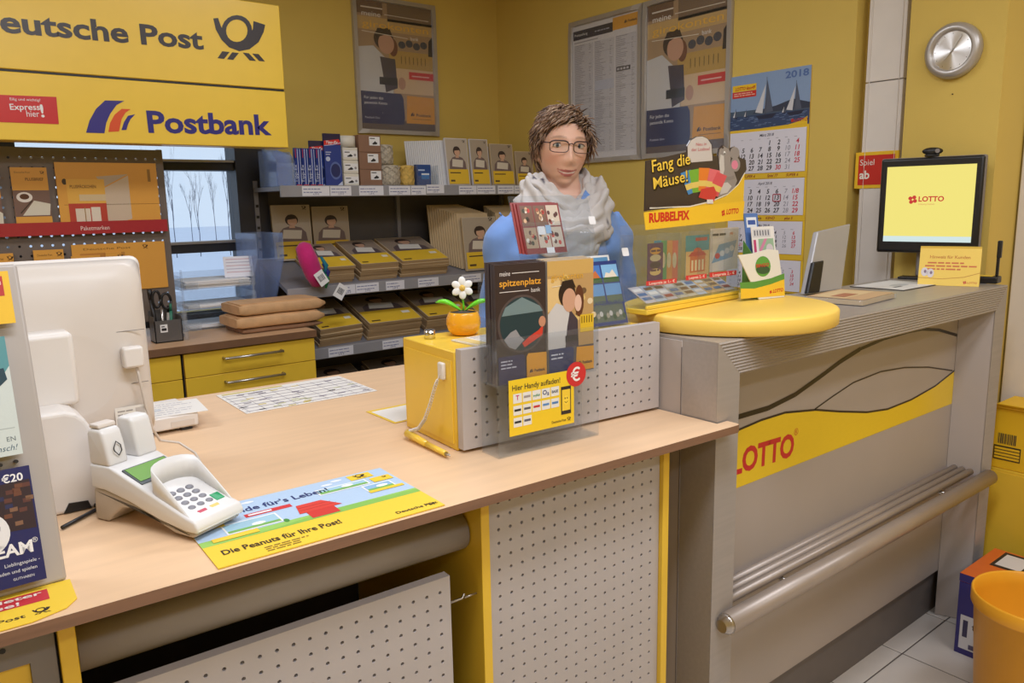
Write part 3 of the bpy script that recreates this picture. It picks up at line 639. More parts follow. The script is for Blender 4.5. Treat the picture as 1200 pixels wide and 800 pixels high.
# top shelf goods
Z0 = SHZ[0]+.0006
t = thing('sleeve_bin', 'clear plastic bin of pale blue sleeves at the end of the top shelf', 'bin', (1.338, 3.325, Z0))
mb = MB(); mb.box(0, 0, 0, .085, .2, .003); mb.prism([(0, 0), (.2, 0), (.2, .16), (.05, .15), (0, .11)], 0, .003, 'x'); mb.prism([(0, 0), (.2, 0), (.2, .16), (.05, .15), (0, .11)], .082, .085, 'x'); mb.box(0, 0, 0, .085, .003, .1); mb.build('bin_shell', 'acrylic_blue', t)
mb = MB(); [mb.box(.006, .02+.018*i, .004, .079, .024+.018*i, .135+.004*i) for i in range(9)]; o = mb.build('sleeve_pack', 'acrylic_blue', t); o['kind'] = 'stuff'
t = thing('sleeve_bin', 'pale blue acrylic bin with slanted side fixed to the end of the shelf unit', 'bin', (1.212, 3.295, .93))
for x in (0, .117):
    mb = MB(); mb.prism([(0, .25), (0, .36), (.25, .36), (.25, 0), (.16, 0)], x, x+.004, 'x'); mb.build('slanted_side', 'acrylic_blue', t)
mb = MB(); mb.add([(.004, 0, .25), (.117, 0, .25), (.117, .16, 0), (.004, .16, 0), (.004, .003, .253), (.117, .003, .253), (.117, .163, .003), (.004, .163, .003)], [(0, 1, 2, 3), (7, 6, 5, 4), (0, 1, 5, 4), (1, 2, 6, 5), (2, 3, 7, 6), (3, 0, 4, 7)]); mb.build('slanted_front', 'acrylic_blue', t)
mb = MB(); mb.box(.004, .246, 0, .121, .25, .36); mb.box(.004, .16, 0, .117, .25, .004); mb.build('bin_back', 'acrylic_blue', t)
GB = 'blue correction roller packs on the top shelf'
TB = (38, 62, 140)
def blister(x, y, w_, h, rz, lab, full):
    S = Sheet((x, y, Z0), (math.cos(rz), math.sin(rz), 0)); S.base(0, 0, w_, h, .012, TB, (30, 50, 120))
    if full:
        S.ur(0, h*.79, w_, h, (40, 34, 70), 1); S.up([(0, h*.86), (w_*.9, h*.9), (w_, h*.82), (w_, h*.8), (0, h*.78)], (214, 44, 48), 2); S.ut('Tipp-Ex', w_*.12, h*.815, h*.05, WHT, w=w_*.72, L=3, bold=.02, shear=.2)
        S.ul([(0, h*.77), (w_*.5, h*.79), (w_, h*.83)], .003, (190, 200, 230), 3)
        S.ue(w_*.62, h*.3, w_*.34, h*.17, (90, 110, 170), 1); S.ue(w_*.62, h*.3, w_*.28, h*.13, (30, 44, 100), 1.5); S.ue(w_*.2, h*.52, w_*.13, h*.045, (190, 200, 226), 1); S.ur(w_*.08, h*.64, w_*.4, h*.655, (200, 206, 226), 1); S.ur(w_*.08, h*.6, w_*.34, h*.612, (200, 206, 226), 1); S.up([(w_*.4, 0), (w_, 0), (w_, h*.1), (w_*.7, h*.02)], (200, 208, 232), 1)
    else:
        S.ul([(w_*.42, h*.02), (w_*.5, h*.5), (w_*.48, h*.98)], .004, (210, 216, 236), 1); S.ul([(w_*.9, h*.02), (w_*.96, h*.5), (w_*.94, h*.98)], .004, (210, 216, 236), 1); S.ut('Tipp-Ex', w_*.22, h*.1, .018, (214, 220, 240), L=1, ang=PI/2); S.ur(w_*.05, h*.75, w_*.2, h*.98, (190, 50, 60), 1); S.ur(0, 0, w_, h*.05, (206, 46, 54), 2)
    tag(S.build('correction_roller_pack', None, True), lab, 'office supply', GB)
blister(1.505, 3.345, .075, .20, 0, 'blue correction roller pack with red top standing behind the folded packs', True)
for i in range(4): blister(1.428+.033*i, 3.33, .031, .165, .35, 'blue correction roller pack turned sideways beside the red-topped pack', False)
blister(1.566, 3.328, .082, .232, 0, 'blue correction roller pack with full red and white logo on the top shelf', True)
mat('tape_cream', (224, 218, 204), .5)
for i in range(3):
    t = thing('tape_box', ['white tape roll box at the bottom of the stack on the top shelf', 'white tape roll box in the middle of the stack on the top shelf', 'white tape roll box on top of the stack under the cream roll'][i], 'box', (1.66, 3.335, Z0+.0585*i), 0, 'white tape boxes'); mb = MB(); mb.rbox(0, 0, 0, .075, .08, .0575, .002, 1); mb.build('carton', 'tape_cream', t)
    S = Sheet((.004, -.0008, .012)); S.base(0, 0, .068, .032, .0005, WHT); S.ur(.004, .022, .03, .026, (40, 38, 40), 1); S.up([(.015, .006), (.035, .016), (.045, .008), (.04, .004), (.02, .003)], (40, 38, 40), 1); S.ue(.056, .012, .006, .006, (150, 146, 148), 1, 10); S.build('label', t, local=True)
t = thing('tape_roll', 'cream adhesive tape roll lying on the white tape boxes', 'tape roll', (1.695, 3.375, Z0+.1765)); mb = MB(); mb.lathe([(.02, 0), (.045, 0), (.045, .05), (.02, .05), (.02, 0)], 28); mb.build('tape', 'tape_cream', t)
for i in range(3):
    t = thing('carton', ['brown carton with white label at the bottom of the stack beside the twine', 'brown carton with white label in the middle of the stack beside the twine', 'brown carton with white label on top of the stack beside the twine'][i], 'box', (1.742, 3.335, Z0+.078*i), 0, 'brown cartons'); mb = MB(); mb.rbox(0, 0, 0, .115, .1, .077, .001, 1); mb.build('carton_body', 'box_brown', t)
    S = Sheet((.055-.012*(i == 1), -.0008, .03)); S.base(0, 0, .055, .04, .0005, WHT); S.ur(.004, .03, .03, .034, (40, 38, 40), 1); S.up([(.015, .008), (.03, .02), (.042, .012), (.04, .006), (.02, .004)], (40, 38, 40), 1); S.build('label', t, local=True)
mat('twine', (196, 184, 164), .9, var=.25, scale=60, stretch=(3, 1, 1), bump=.6, bscale=120); mat('twine_yellow', (216, 180, 96), .9, var=.2, scale=60, bump=.5, bscale=120)
def twine(x, y, z, r, h, lab, m, barrel=True):
    t = thing('twine_spool', lab, 'twine', (x, y, z)); mb = MB()
    prof = [(r*.55, 0), (r*.9, h*.02), (r, h*.2), (r*1.02, h*.5), (r, h*.8), (r*.9, h*.98), (r*.55, h)]; mb.lathe(prof, 28); mb.build('core', m, t)
    mb = MB()
    for q in range(16):
        ph = q*2*PI/16; sg_ = 1 if q % 2 else -1
        mb.tube([(r*1.03*math.cos(ph+sg_*2.2*s_), r*1.03*math.sin(ph+sg_*2.2*s_), h*(.04+.92*s_)) for s_ in [i/12 for i in range(13)]], .0022, 4)
    o = mb.build('wound_strands', m, t); o['kind'] = 'stuff'
twine(1.918, 3.385, Z0, .055, .1, 'large grey twine spool standing on the top shelf', 'twine'); twine(1.90, 3.39, Z0+.1005, .043, .095, 'grey twine ball lying on the large twine spool', 'twine'); twine(2.012, 3.37, Z0, .034, .1, 'small yellow twine spool beside the large grey one', 'twine_yellow')
t = thing('stamp_tray', 'clear tray with a small blue box on the top shelf', 'tray', (2.05, 3.33, Z0)); mb = MB(); mb.box(0, 0, 0, .12, .1, .003); mb.box(0, 0, 0, .12, .003, .05); mb.box(0, 0, 0, .003, .1, .1); mb.box(.117, 0, 0, .12, .1, .1); mb.build('tray_shell', 'acrylic', t)
S = Sheet((2.06, 3.36, Z0+.004)); S.base(0, 0, .085, .1, .02, (44, 78, 140)); S.ur(.012, .07, .05, .077, (190, 206, 232), 1); S.ur(.03, .03, .075, .06, (30, 120, 190), 1); S.ur(.03, .05, .075, .058, (226, 230, 236), 2); tag(S.build('small_box', None), 'small dark blue box standing in the clear tray', 'box')
def env_front(S, x, y, w_, h, tone=0, yel=.34):
    g = [(176, 160, 140), (190, 176, 158), (168, 150, 128)][tone % 3]
    S.ur(x, y, x+w_, y+h, g, 1); bust(S, x+w_*.5, y+h*yel, w_*.8, h*.5, (58, 42, 36), (208, 164, 136), (120, 100, 96), 2); S.up([(x+w_*.22, y+h*.4), (x+w_*.72, y+h*.38), (x+w_*.76, y+h*.54), (x+w_*.26, y+h*.56)], (216, 204, 186), 4.2)
    S.ur(x+w_*.03, y+h*.02, x+w_*.97, y+h*yel, (232, 190, 52), 4.5); S.ur(x+w_*.1, y+h*(yel-.09), x+w_*.6, y+h*(yel-.065), (90, 70, 40), 5.2); S.ur(x+w_*.1, y+h*.07, x+w_*.3, y+h*.11, (90, 70, 40), 5.2); minihorn(S, x+w_*.8, y+h*.92, w_*.12, (50, 40, 36), 2)
GE = 'letter envelopes standing on the top shelf'
def env(x, y, w_, h, rz, lab, tone, tilt=.12, z=Z0+.002, grp=GE, white=False, t=.012):
    r_ = V((math.cos(rz), math.sin(rz), 0)); b_ = V((-math.sin(rz), math.cos(rz), 0)); S = Sheet((x, y, z), r_, V((0, 0, 1))*math.cos(tilt)+b_*math.sin(tilt)); S.base(0, 0, w_, h, t, (224, 220, 222) if white else (204, 186, 158), (214, 212, 220) if white else (190, 164, 126)); env_front(S, 0.003, .003, w_-.006, h-.006, tone); return tag(S.build('envelope', None), lab, 'envelope', grp)
env(2.222, 3.318, .135, .235, 0, 'white-edged letter envelope pack with yellow base at the head of the fanned row', 1, white=True)
env(2.372, 3.318, .115, .235, 0, 'letter envelope pack with a person holding paper, second in the top shelf row', 0, white=True)
env(2.50, 3.318, .15, .215, 0, 'brownish letter envelope pack, third in the top shelf row', 2)
env(2.665, 3.318, .118, .18, 0, 'small brownish letter envelope pack at the wall end of the top shelf', 2)
eb = MB(); eb.box(0, 0, 0, .13, .0035, .228); em = eb.mesh('envelope'); em.materials.append(MATS['paper_white'])
for i in range(18):
    o = bpy.data.objects.new('envelope', em); COL.objects.link(o); s_ = i/17
    o.location = (2.085+.128*s_, 3.445-.006*i*.9, Z0+.012*abs(math.sin(i*2.3))*0); o.rotation_euler = (-.14, 0, 0); o.location.y = 3.47-.0072*i
    tag(o, 'plain white envelope in the fanned row at the back of the top shelf', 'envelope', 'fanned white envelopes')
for i in range(6):
    o = bpy.data.objects.new('envelope', em); COL.objects.link(o); o.location = (2.50, 3.35+.008*i, Z0); o.rotation_euler = (-.14, 0, 0); o.scale = (.95, 1, .9)
    tag(o, 'plain white envelope behind the third pack of the top shelf', 'envelope', 'white envelopes behind the third pack')
# middle shelf goods
Z1 = SHZ[1]+.0006
def estack(x, y, w_, d, n, h, lab, grp, z, tone, rz=0):
    for i in range(n):
        zt = z+h*i+.0004*i; r2 = rz+rg.uniform(-.012, .012)
        nn = V((0, -math.sin(TAU), math.cos(TAU))); oo = V((x+rg.uniform(-.003, .003), y, z+(y-SY)*math.tan(TAU)))+nn*((h+.0004)*i+h+.001)+V((0, math.cos(TAU), math.sin(TAU)))*(.012+rg.uniform(-.004, .004))
        S = Sheet(oo, (math.cos(r2), math.sin(r2)*math.cos(TAU), math.sin(r2)*math.sin(TAU)), (-math.sin(r2), math.cos(r2)*math.cos(TAU), math.cos(r2)*math.sin(TAU))); S.base(0, 0, w_, d, h, (206, 184, 146), (176, 146, 108))
        if i == n-1:
            S.ur(.004, .004, w_-.004, d*.42, (234, 192, 54), 1); S.ur(.004, d*.42, w_-.004, d-.004, (150, 132, 116), 1); bust(S, w_*.5, d*.42, w_*.75, d*.5, (56, 40, 36), (196, 152, 126), (96, 82, 84), 2); S.up([(w_*.25, d*.5), (w_*.7, d*.46), (w_*.75, d*.66), (w_*.32, d*.7)], (224, 218, 208), 4); S.ur(w_*.08, d*.06, w_*.24, d*.1, (90, 70, 40), 2); S.ur(w_*.75, d*.24, w_*.9, d*.32, (236, 230, 214), 2)
        tag(S.build('padded_envelope', None), ('topmost '+lab) if i == n-1 else lab, 'envelope', grp)
estack(1.50, 3.312, .17, .27, 6, .0135, 'padded envelope in the stack beside the magenta pouch on the middle shelf', 'middle shelf stack by the magenta pouch', Z1, 0)
estack(1.705, 3.312, .2, .28, 6, .0135, 'padded envelope in the stack between two others on the middle shelf', 'middle shelf stack between the others', Z1, 1)
estack(1.925, 3.312, .27, .29, 6, .0135, 'padded envelope in the widest stack on the middle shelf', 'widest middle shelf stack', Z1, 2)
env(1.40, 3.565, .19, .26, 0, 'large pale envelope leaning at the back of the middle shelf by the upright', 1, .06, Z1+.108, 'envelopes leaning at the back of the middle shelf')
env(1.60, 3.565, .19, .25, 0, 'large pale envelope leaning at the back of the middle shelf behind the stacks', 0, .06, Z1+.108, 'envelopes leaning at the back of the middle shelf')
kb = MB(); kb.box(0, 0, 0, .2, .007, .285); km = kb.mesh('padded_envelope'); km.materials.append(MATS['env_beige'])
for i in range(13):
    o = bpy.data.objects.new('padded_envelope', km); COL.objects.link(o); s_ = i/12; yy = 3.475-.0105*i; o.location = (2.21+.095*s_, yy, Z1+(yy+.008-SY)*math.tan(TAU)+.002); o.rotation_euler = (-.12, 0, 0)
    tag(o, 'beige padded envelope in the fanned row on the middle shelf', 'envelope', 'fanned beige padded envelopes')
env(2.315, 3.318, .215, .275, 0, 'beige padded envelope with photo at the head of the fanned middle row', 0, .12, Z1+.014, 'envelope packs on the middle shelf')
for i in range(8):
    o = bpy.data.objects.new('padded_envelope', km); COL.objects.link(o); yy = 3.45-.014*i; o.location = (2.56, yy, Z1+(yy+.008-SY)*math.tan(TAU)+.002); o.rotation_euler = (-.12, 0, 0)
    tag(o, 'beige padded envelope standing at the wall end of the middle shelf', 'envelope', 'beige envelopes at the wall end')
# magenta pouch with tags
t = thing('fabric_pouch', 'magenta fabric pouch with colourful fringe and white price tag hanging by the shelf', 'pouch', (1.455, 3.255, 1.03))
mat('magenta_cloth', (196, 24, 112), .8, var=.12, bump=.3, bscale=60, sheen=.3); mat('teal_cloth', (20, 110, 130), .8, var=.2); mat('navy_cloth', (36, 40, 110), .8, var=.2); mat('green_cloth', (40, 130, 70), .8, var=.2)
mb = MB(); mb.tube([(-.055, 0, .215), (-.05, 0, .2), (-.03, 0, .14), (-.005, 0, .07), (.01, 0, .03), (.014, 0, .018)], [.012, .034, .042, .04, .03, .012], 16); mb.build('pouch_body', 'magenta_cloth', t)
for i, (m_, dx) in enumerate((('teal_cloth', .045), ('navy_cloth', .052), ('green_cloth', .048))):
    mb = MB(); mb.tube([(dx-.02, -.012, .15-.03*i), (dx, -.018, .11-.03*i), (dx-.012, -.018, .07-.03*i)], [.006, .011, .005], 8); mb.build('fringe', m_, t)
def barcode(S, x, y, w_, h, seed=1):
    rr = random.Random(seed); u = x
    while u < x+w_: d = rr.choice((.0012, .002, .003)); S.ur(u, y, min(u+d, x+w_), y+h, (50, 48, 52), 1); u += d+rr.choice((.0015, .0025))
S = Sheet((.0, -.055, .02), (math.cos(.55), 0, math.sin(.55)), (-math.sin(.55), 0, math.cos(.55))); S.base(0, 0, .045, .065, .001, WHT); barcode(S, .008, .02, .03, .028); S.build('price_tag', t, local=True)
S = Sheet((1.505, 3.20, 1.01), (math.cos(-.6), 0, math.sin(-.6)), (-math.sin(-.6), 0, math.cos(-.6))); S.base(0, 0, .05, .065, .001, WHT); barcode(S, .01, .02, .03, .028, 5)
S.build('loose_price_tag', t)
# lower shelf goods
Z2 = SHZ[2]+.0006
estack(1.475, 3.30, .22, .28, 7, .0125, 'padded envelope in the bent stack at the end of the lower shelf', 'lower shelf stack at the end', Z2, 0, .06)
estack(1.725, 3.305, .29, .29, 7, .0125, 'padded envelope in the wide stack on the lower shelf', 'wide lower shelf stack', Z2, 1)
estack(2.05, 3.305, .27, .29, 7, .0125, 'padded envelope in the lower shelf stack behind the flower pot', 'lower shelf stack behind the flower', Z2, 2)
estack(2.36, 3.305, .27, .29, 6, .0125, 'padded envelope in the lower shelf stack near the wall', 'lower shelf stack near the wall', Z2, 0)
Z3 = SHZ[3]+.0006
estack(1.50, 3.31, .26, .29, 5, .0125, 'padded envelope in a stack on the bottom visible shelf by the upright', 'bottom shelf stack by the upright', Z3, 0)
estack(1.82, 3.31, .26, .29, 5, .0125, 'padded envelope in a stack in the middle of the bottom visible shelf', 'bottom shelf middle stack', Z3, 1)

# ================================================================== WALL PIECES
def poster_frame(lab, o, right, w_, h, fr=.024):
    """aluminium snap frame; returns root and the sheet of the poster in it"""
    R_ = V(right); n_ = R_.cross(V((0, 0, 1))); t = thing('poster_frame', lab, 'poster', o)
    mb = MB(); mb.xf = Matrix(((R_.x, 0, n_.x, 0), (R_.y, 0, n_.y, 0), (0, 1, 0, 0), (0, 0, 0, 1)))
    d = .018
    for q in (((0, 0), (w_, 0), (w_-fr, fr), (fr, fr)), ((w_, 0), (w_, h), (w_-fr, h-fr), (w_-fr, fr)), ((w_, h), (0, h), (fr, h-fr), (w_-fr, h-fr)), ((0, h), (0, 0), (fr, fr), (fr, h-fr))):
        mb.prism(list(q), .0, d*.6)
        m_ = [(x*.8+.2*sum(p[0] for p in q)/4, y*.8+.2*sum(p[1] for p in q)/4) for x, y in q]
        mb.add([(x, y, d*.6) for x, y in q]+[(x, y, d) for x, y in m_], [(0, 1, 5, 4), (1, 2, 6, 5), (2, 3, 7, 6), (3, 0, 4, 7), (4, 5, 6, 7)])
    mb.build('frame', 'alu_frame', t)
    mb = MB(); mb.xf = Matrix(((R_.x, 0, n_.x, 0), (R_.y, 0, n_.y, 0), (0, 1, 0, 0), (0, 0, 0, 1))); mb.box(fr-.004, fr-.004, .0075, w_-fr+.004, h-fr+.004, .0085); mb.build('cover_sheet', 'poster_glass', t)
    S = Sheet(V(o)+n_*.004, R_); S.base(fr-.003, fr-.003, w_-fr+.003, h-fr+.003, .003, (214, 204, 190)); return t, S
def giro(t, S, w_, h, q):
    """bank advertisement: blurred shop, a couple at a market stall, blue text box, orange box"""
    f = .024; x0, y0, x1, y1 = f, f, w_-f, h-f; W_ = x1-x0; H_ = y1-y0; U = lambda a: x0+W_*a; W2 = lambda b: y0+H_*b
    S.ur(x0, y0, x1, y1, (176, 146, 112), .5)
    S.ur(U(.4), W2(.86), x1, y1, (132, 108, 84), 1); S.ur(x0, W2(.9), U(.34), y1, (120, 92, 70), 1); S.ur(x0, W2(.78), x1, W2(.88), (206, 170, 110), 1)
    S.ur(U(.4), W2(.5), x1, W2(.64), (196, 158, 84), 1); S.ur(U(.45), W2(.3), x1, W2(.5), (222, 190, 150), 1); S.ur(x0, y0, x1, W2(.08), (104, 88, 82), 1)
    for k in range(4): S.ue(U(.58+.1*k), W2(.69+.015*(k % 2)), W_*.05, H_*.03, (72, 74, 84), 1.5, 10)
    for k in range(7): S.ur(U(.56+.055*k), W2(.54), U(.57+.055*k), W2(.6), (112, 92, 40), 1.6)
    S.up([(U(.94), W2(.62)), (x1, W2(.62)), (x1, W2(.78)), (U(.95), W2(.74))], (44, 36, 36), 2)
    # the man
    S.up([(x0, W2(.3)), (U(.44), W2(.28)), (U(.46), W2(.5)), (U(.34), W2(.58)), (U(.2), W2(.66)), (x0, W2(.64))], (210, 206, 204), 2)
    S.up([(U(.28), W2(.58)), (U(.48), W2(.57)), (U(.5), W2(.34)), (U(.34), W2(.3))], (76, 66, 76), 2.4)
    S.ue(U(.34), W2(.72), W_*.13, H_*.085, (62, 44, 36), 2.6); S.ue(U(.37), W2(.685), W_*.105, H_*.08, (206, 158, 130), 3)
    S.up([(U(.22), W2(.72)), (U(.26), W2(.8)), (U(.42), W2(.81)), (U(.46), W2(.745)), (U(.36), W2(.755))], (54, 40, 34), 3.3)
    S.ue(U(.46), W2(.66), W_*.06, H_*.07, (120, 72, 50), 2.8)
    S.ur(U(.26), W2(.36), U(.5), W2(.42), (44, 40, 44), 3.3); S.ue(U(.56), W2(.38), W_*.05, H_*.05, (196, 150, 124), 2.8)
    # text
    S.ur(U(.06), W2(.945), U(.34), W2(.955), (230, 220, 206), 3); S.ut('meine', U(.07), W2(.885), H_*.04, (244, 240, 232), w=W_*.24, L=3); S.ul([(U(.36), W2(.91)), (U(.96), W2(.905))], .003, (236, 226, 206), 3)
    S.ut('girokonten', U(.07), W2(.8), H_*.055, (242, 190, 72), w=W_*.88, L=4); S.ul([(U(.06), W2(.765)), (U(.66), W2(.745))], .003, (236, 226, 206), 4); S.ut('bank', U(.7), W2(.735), H_*.03, (240, 236, 230), L=4)
    S.up([(U(.66), W2(.42)), (x1, W2(.42)), (x1, W2(.48)), (U(.66), W2(.48))], (214, 54, 50), 3.2); S.ur(U(.7), W2(.443), U(.94), W2(.452), (240, 190, 180), 4)
    S.up([(x0, W2(.045)), (U(.56), W2(.045)), (U(.58), W2(.1)), (U(.57), W2(.26)), (U(.54), W2(.295)), (x0, W2(.3))], (44, 48, 92), 4); S.ut('Für jeden das', U(.05), W2(.24), H_*.024, WHT, L=5); S.ut('passende Konto', U(.05), W2(.2), H_*.024, WHT, L=5); S.ut('Postbank Giro', U(.05), W2(.085), H_*.017, (210, 210, 226), L=5)
    S.up([(U(.6), W2(.06)), (x1, W2(.06)), (x1, W2(.28)), (U(.62), W2(.285))], (226, 158, 48), 4); minibank(S, U(.66), W2(.12), W_*.06, (44, 40, 50), 5); S.ut('Postbank', U(.74), W2(.12), H_*.024, (44, 40, 50), w=W_*.21, L=5, bold=.015)
    S.ur(U(.68), W2(.095), U(.95), W2(.099), (150, 100, 40), 5)
    S.build('poster', t, True)
t, S = poster_frame('framed bank poster of a couple on the wall above the shelf unit', (1.903, YB-.0005, 1.757), (1, 0, 0), .485, .665); giro(t, S, .485, .665, 0)
t, S = poster_frame('framed bank poster of a couple hanging beside the price list', (XR-.0005, 2.548, 1.585), (0, -1, 0), .487, .69); giro(t, S, .487, .69, 1)
t, S = poster_frame('framed white price list with orange bank heading on the yellow wall', (XR-.0005, 3.043, 1.585), (0, -1, 0), .49, .69)
f = .024; S.ur(f, f, .49-f, .69-f, (222, 218, 220), .5); S.ur(f+.003, .60, .30, .643, (52, 48, 60), 1); S.ut('Preisaushang', f+.014, .617, .013, WHT, L=2); greek(S, .18, .618, .29, 1, .01, .006, (170, 168, 180), 2, 4); S.ur(.30, .604, .49-f, .66, (226, 164, 60), 1); minibank(S, .375, .624, .02, (60, 50, 50), 2); S.ut('Postbank', .399, .626, .011, (60, 50, 50), L=2, bold=.02)
S.ur(f+.01, .585, .2, .589, (150, 146, 150), 1)
for c_ in range(3):
    xx = .038+.142*c_; rr = random.Random(c_)
    S.ur(xx-.004, .05, xx+.13, .575, (206, 203, 208), .8)
    for i in range(62):
        y = .57-.0084*i; l = .075*(.4+.6*rr.random()); S.ur(xx, y, xx+l, y+.0026, (150, 147, 154), 1.2)
        if rr.random() < .8: S.ur(xx+.1, y, xx+.1+.02*rr.random(), y+.0026, (150, 147, 154), 1.2)
        if rr.random() < .12: S.ur(xx, y+.004, xx+.125, y+.0048, (120, 118, 126), 1.2)
S.ur(.325, .415, .415, .435, (70, 66, 72), 2); [S.ur(.33+.02*i, .42, .345+.02*i, .43, (200, 196, 200), 2.6) for i in range(4)]; S.ur(.18, .345, .31, .39, (196, 198, 212), 2)
S.build('poster', t, True)

# ---- calendar
cal = thing('wall_calendar', 'long lotto wall calendar for 2018 with sailing photo and month blocks', 'calendar', (XR-.001, 2.066, 1.02))
S = Sheet((XR-.004, 2.066, 1.05), (0, -1, 0)); CWd = .364; S.base(0, -.03, CWd, .838, .002, (236, 194, 52))
zc = lambda x, y: (650+x/3.3343, y/3.3333); zk = lambda x, y: (840+x/2.858, 100+y/2.858)
ph = .215; py0 = .838-ph
S.ur(0, py0, CWd, .838, (136, 160, 196), .6); S.ur(0, py0+.05, CWd, py0+.075, (70, 88, 110), 1); S.up([(CWd*.35, py0+.07), (CWd*.6, py0+.082), (CWd*.8, py0+.10), (CWd, py0+.08), (CWd, py0+.06), (CWd*.3, py0+.06)], (52, 62, 84), 1.2)
S.ur(0, py0, CWd, py0+.055, (52, 72, 110), 1.3)
rr = random.Random(5)
for i in range(60): x = rr.random()*CWd*.93; y = py0+.004+rr.random()*.045; S.ur(x, y, x+.01+.014*rr.random(), y+.0018, (110, 132, 170), 1.8)
for x, k in ((CWd*.47, 1.0), (CWd*.83, .8), (CWd*.22, .2), (CWd*.08, .25), (CWd*.7, .2)):
    b = py0+.05; S.up([(x-.045*k, b), (x+.05*k, b+.004), (x+.03*k, b-.014*k), (x-.03*k, b-.014*k)], (34, 44, 72), 2.2); S.up([(x-.006*k, b+.008*k), (x+.004*k, b+.135*k), (x+.034*k, b+.012*k)], (84, 92, 112), 2.4); S.up([(x-.014*k, b+.008*k), (x-.002*k, b+.12*k), (x-.048*k, b+.014*k)], (206, 206, 212), 2.4); S.ul([(x, b), (x+.002*k, b+.145*k)], .0014, (44, 48, 64), 2.8)
S.up([(CWd*.98, py0), (CWd*.98, py0+.03), (CWd*.9, py0+.014), (CWd*.75, py0+.004), (CWd*.4, py0)], (236, 194, 52), 3)
S.ut('2018', CWd*.70, .838-.036, .026, (84, 112, 168), w=.1, L=3, bold=.025)
S.ur(.012, .838-.062, .125, .838-.037, (240, 196, 44), 3); S.ut('LOTTO 6aus49', .025, .838-.057, .013, (190, 40, 40), w=.095, L=4, bold=.02, shear=.2); S.ur(.012, .838-.087, .125, .838-.063, (208, 50, 44), 3); greek(S, .02, .838-.072, .12, 2, .008, .004, (236, 180, 160), 4, 3)
clover(S, CWd*.805, py0+.018, .007, (200, 44, 40), 4); S.ut('LOTTO', CWd*.83, py0+.012, .012, (190, 40, 40), L=4, bold=.02, shear=.2)
S.build('calendar_board', cal, True)
import calendar as _cal
def month(m_, name, ztop, zbot, mark=None, rot=0):
    S = Sheet((XR-.0068, 2.066-.008, zbot), (0, -1, 0)); W_ = CWd-.016; H_ = ztop-zbot; S.base(0, 0, W_, H_, .002, (226, 222, 232), (200, 198, 206))
    S.ut(name, W_*.5, H_-.022, .011, (60, 56, 70), L=1, align='c', bold=.012, shear=.2)
    for c_ in range(7): S.ur(W_*(.17+.117*c_)-.006, H_-.032, W_*(.17+.117*c_)+.006, H_-.0305, (140, 136, 150), 1)
    wk = _cal.monthcalendar(2018, m_)
    if m_ == 4: wk = [[2, 3, 4, 5, 6, 7, 8]]+wk[2:5]
    rh = (H_-.04)/len(wk)*.97
    hol = {3: (30,), 4: (1, 2), 5: (1, 10, 21), 6: ()}[m_]
    for r_, row in enumerate(wk):
        for c_, dd in enumerate(row):
            if not dd: continue
            colr = (206, 58, 80) if (c_ == 6 or dd in hol) else ((150, 146, 160) if c_ == 5 else (40, 38, 46))
            S.ut('1/8' if (m_ == 4 and dd == 8) else str(dd), W_*(.19+.118*c_), H_-.036-rh*(r_+.86), min(.0185, rh*.78), colr, L=1, align='c', bold=.022 if c_ != 5 else .006, shear=.15)
            if mark == dd:
                x, y = W_*(.19+.118*c_), H_-.036-rh*(r_+.86)
                S.ul([(x-.017, y-.006), (x+.017, y-.006), (x+.017, y+.021), (x-.017, y+.021), (x-.017, y-.006)], .004, (170, 40, 60), 2)
        S.ut(str(_cal.datetime.date(2018, m_, max(d for d in row)).isocalendar()[1]), W_*.06, H_-.036-rh*(r_+.8), .007, (150, 146, 160), L=1, align='c')
    S.build('month_block', cal)
def strip(z, txts):
    S = Sheet((XR-.0064, 2.066, z), (0, -1, 0)); S.base(0, 0, CWd, .02, .001, (232, 190, 48))
    for x, s_, c_ in txts: S.ut(s_, x, .005, .011, c_, L=1, bold=.02, shear=.3)
    S.build('lottery_strip', cal)
AZ = lambda px, py: at(px, py, X=XR-.005).z
month(3, 'März 2018', 1.662, 1.497); strip(1.475, ((.08, 'SUPER 6', (150, 60, 30)), (.19, 'Spiel 77', (150, 60, 30)), (.275, 'SUPER 6', (150, 60, 30))))
month(4, 'April 2018', 1.472, 1.329, 13); strip(1.307, ((.09, 'GlücksSpirale', (120, 70, 40)), (.19, 'KENO', (150, 40, 40)), (.275, 'plus 5', (150, 40, 40))))
month(5, 'Mai 2018', 1.304, 1.175); strip(1.153, ((.2, 'KENO', (150, 60, 40)),))
month(6, 'Juni 2018', 1.150, 1.027)

# ---- clock
ck = thing('wall_clock', 'round silver wall clock with wide grey rim on the yellow wall', 'clock', tuple(at(1119, 60, X=XR)-V((.0005, 0, .088))))
mb = MB(); mb.xf = Matrix.Translation((0, 0, .088)) @ Matrix.Rotation(-PI/2, 4, 'Y'); mb.lathe([(.086, 0), (.088, .006), (.087, .02), (.078, .03), (.066, .032), (.061, .027), (.06, .02)], 56); mb.build('rim', 'alu_frame', ck)
m = bpy.data.materials.new('brushed_dial'); m.use_nodes = True; N = m.node_tree.nodes; b_ = N['Principled BSDF']; b_.inputs['Metallic'].default_value = 1; b_.inputs['Roughness'].default_value = .32; b_.inputs['Base Color'].default_value = (.72, .70, .68, 1); b_.inputs['Anisotropic'].default_value = .9
tn = N.new('ShaderNodeTangent'); tn.direction_type = 'RADIAL'; tn.axis = 'X'; m.node_tree.links.new(tn.outputs[0], b_.inputs['Tangent']); MATS['brushed_dial'] = m
mb = MB(); mb.xf = Matrix.Translation((0, 0, .088)) @ Matrix.Rotation(-PI/2, 4, 'Y'); mb.cyl((0, 0, .018), (0, 0, .0205), .0605, n=40); mb.build('dial', 'brushed_dial', ck)
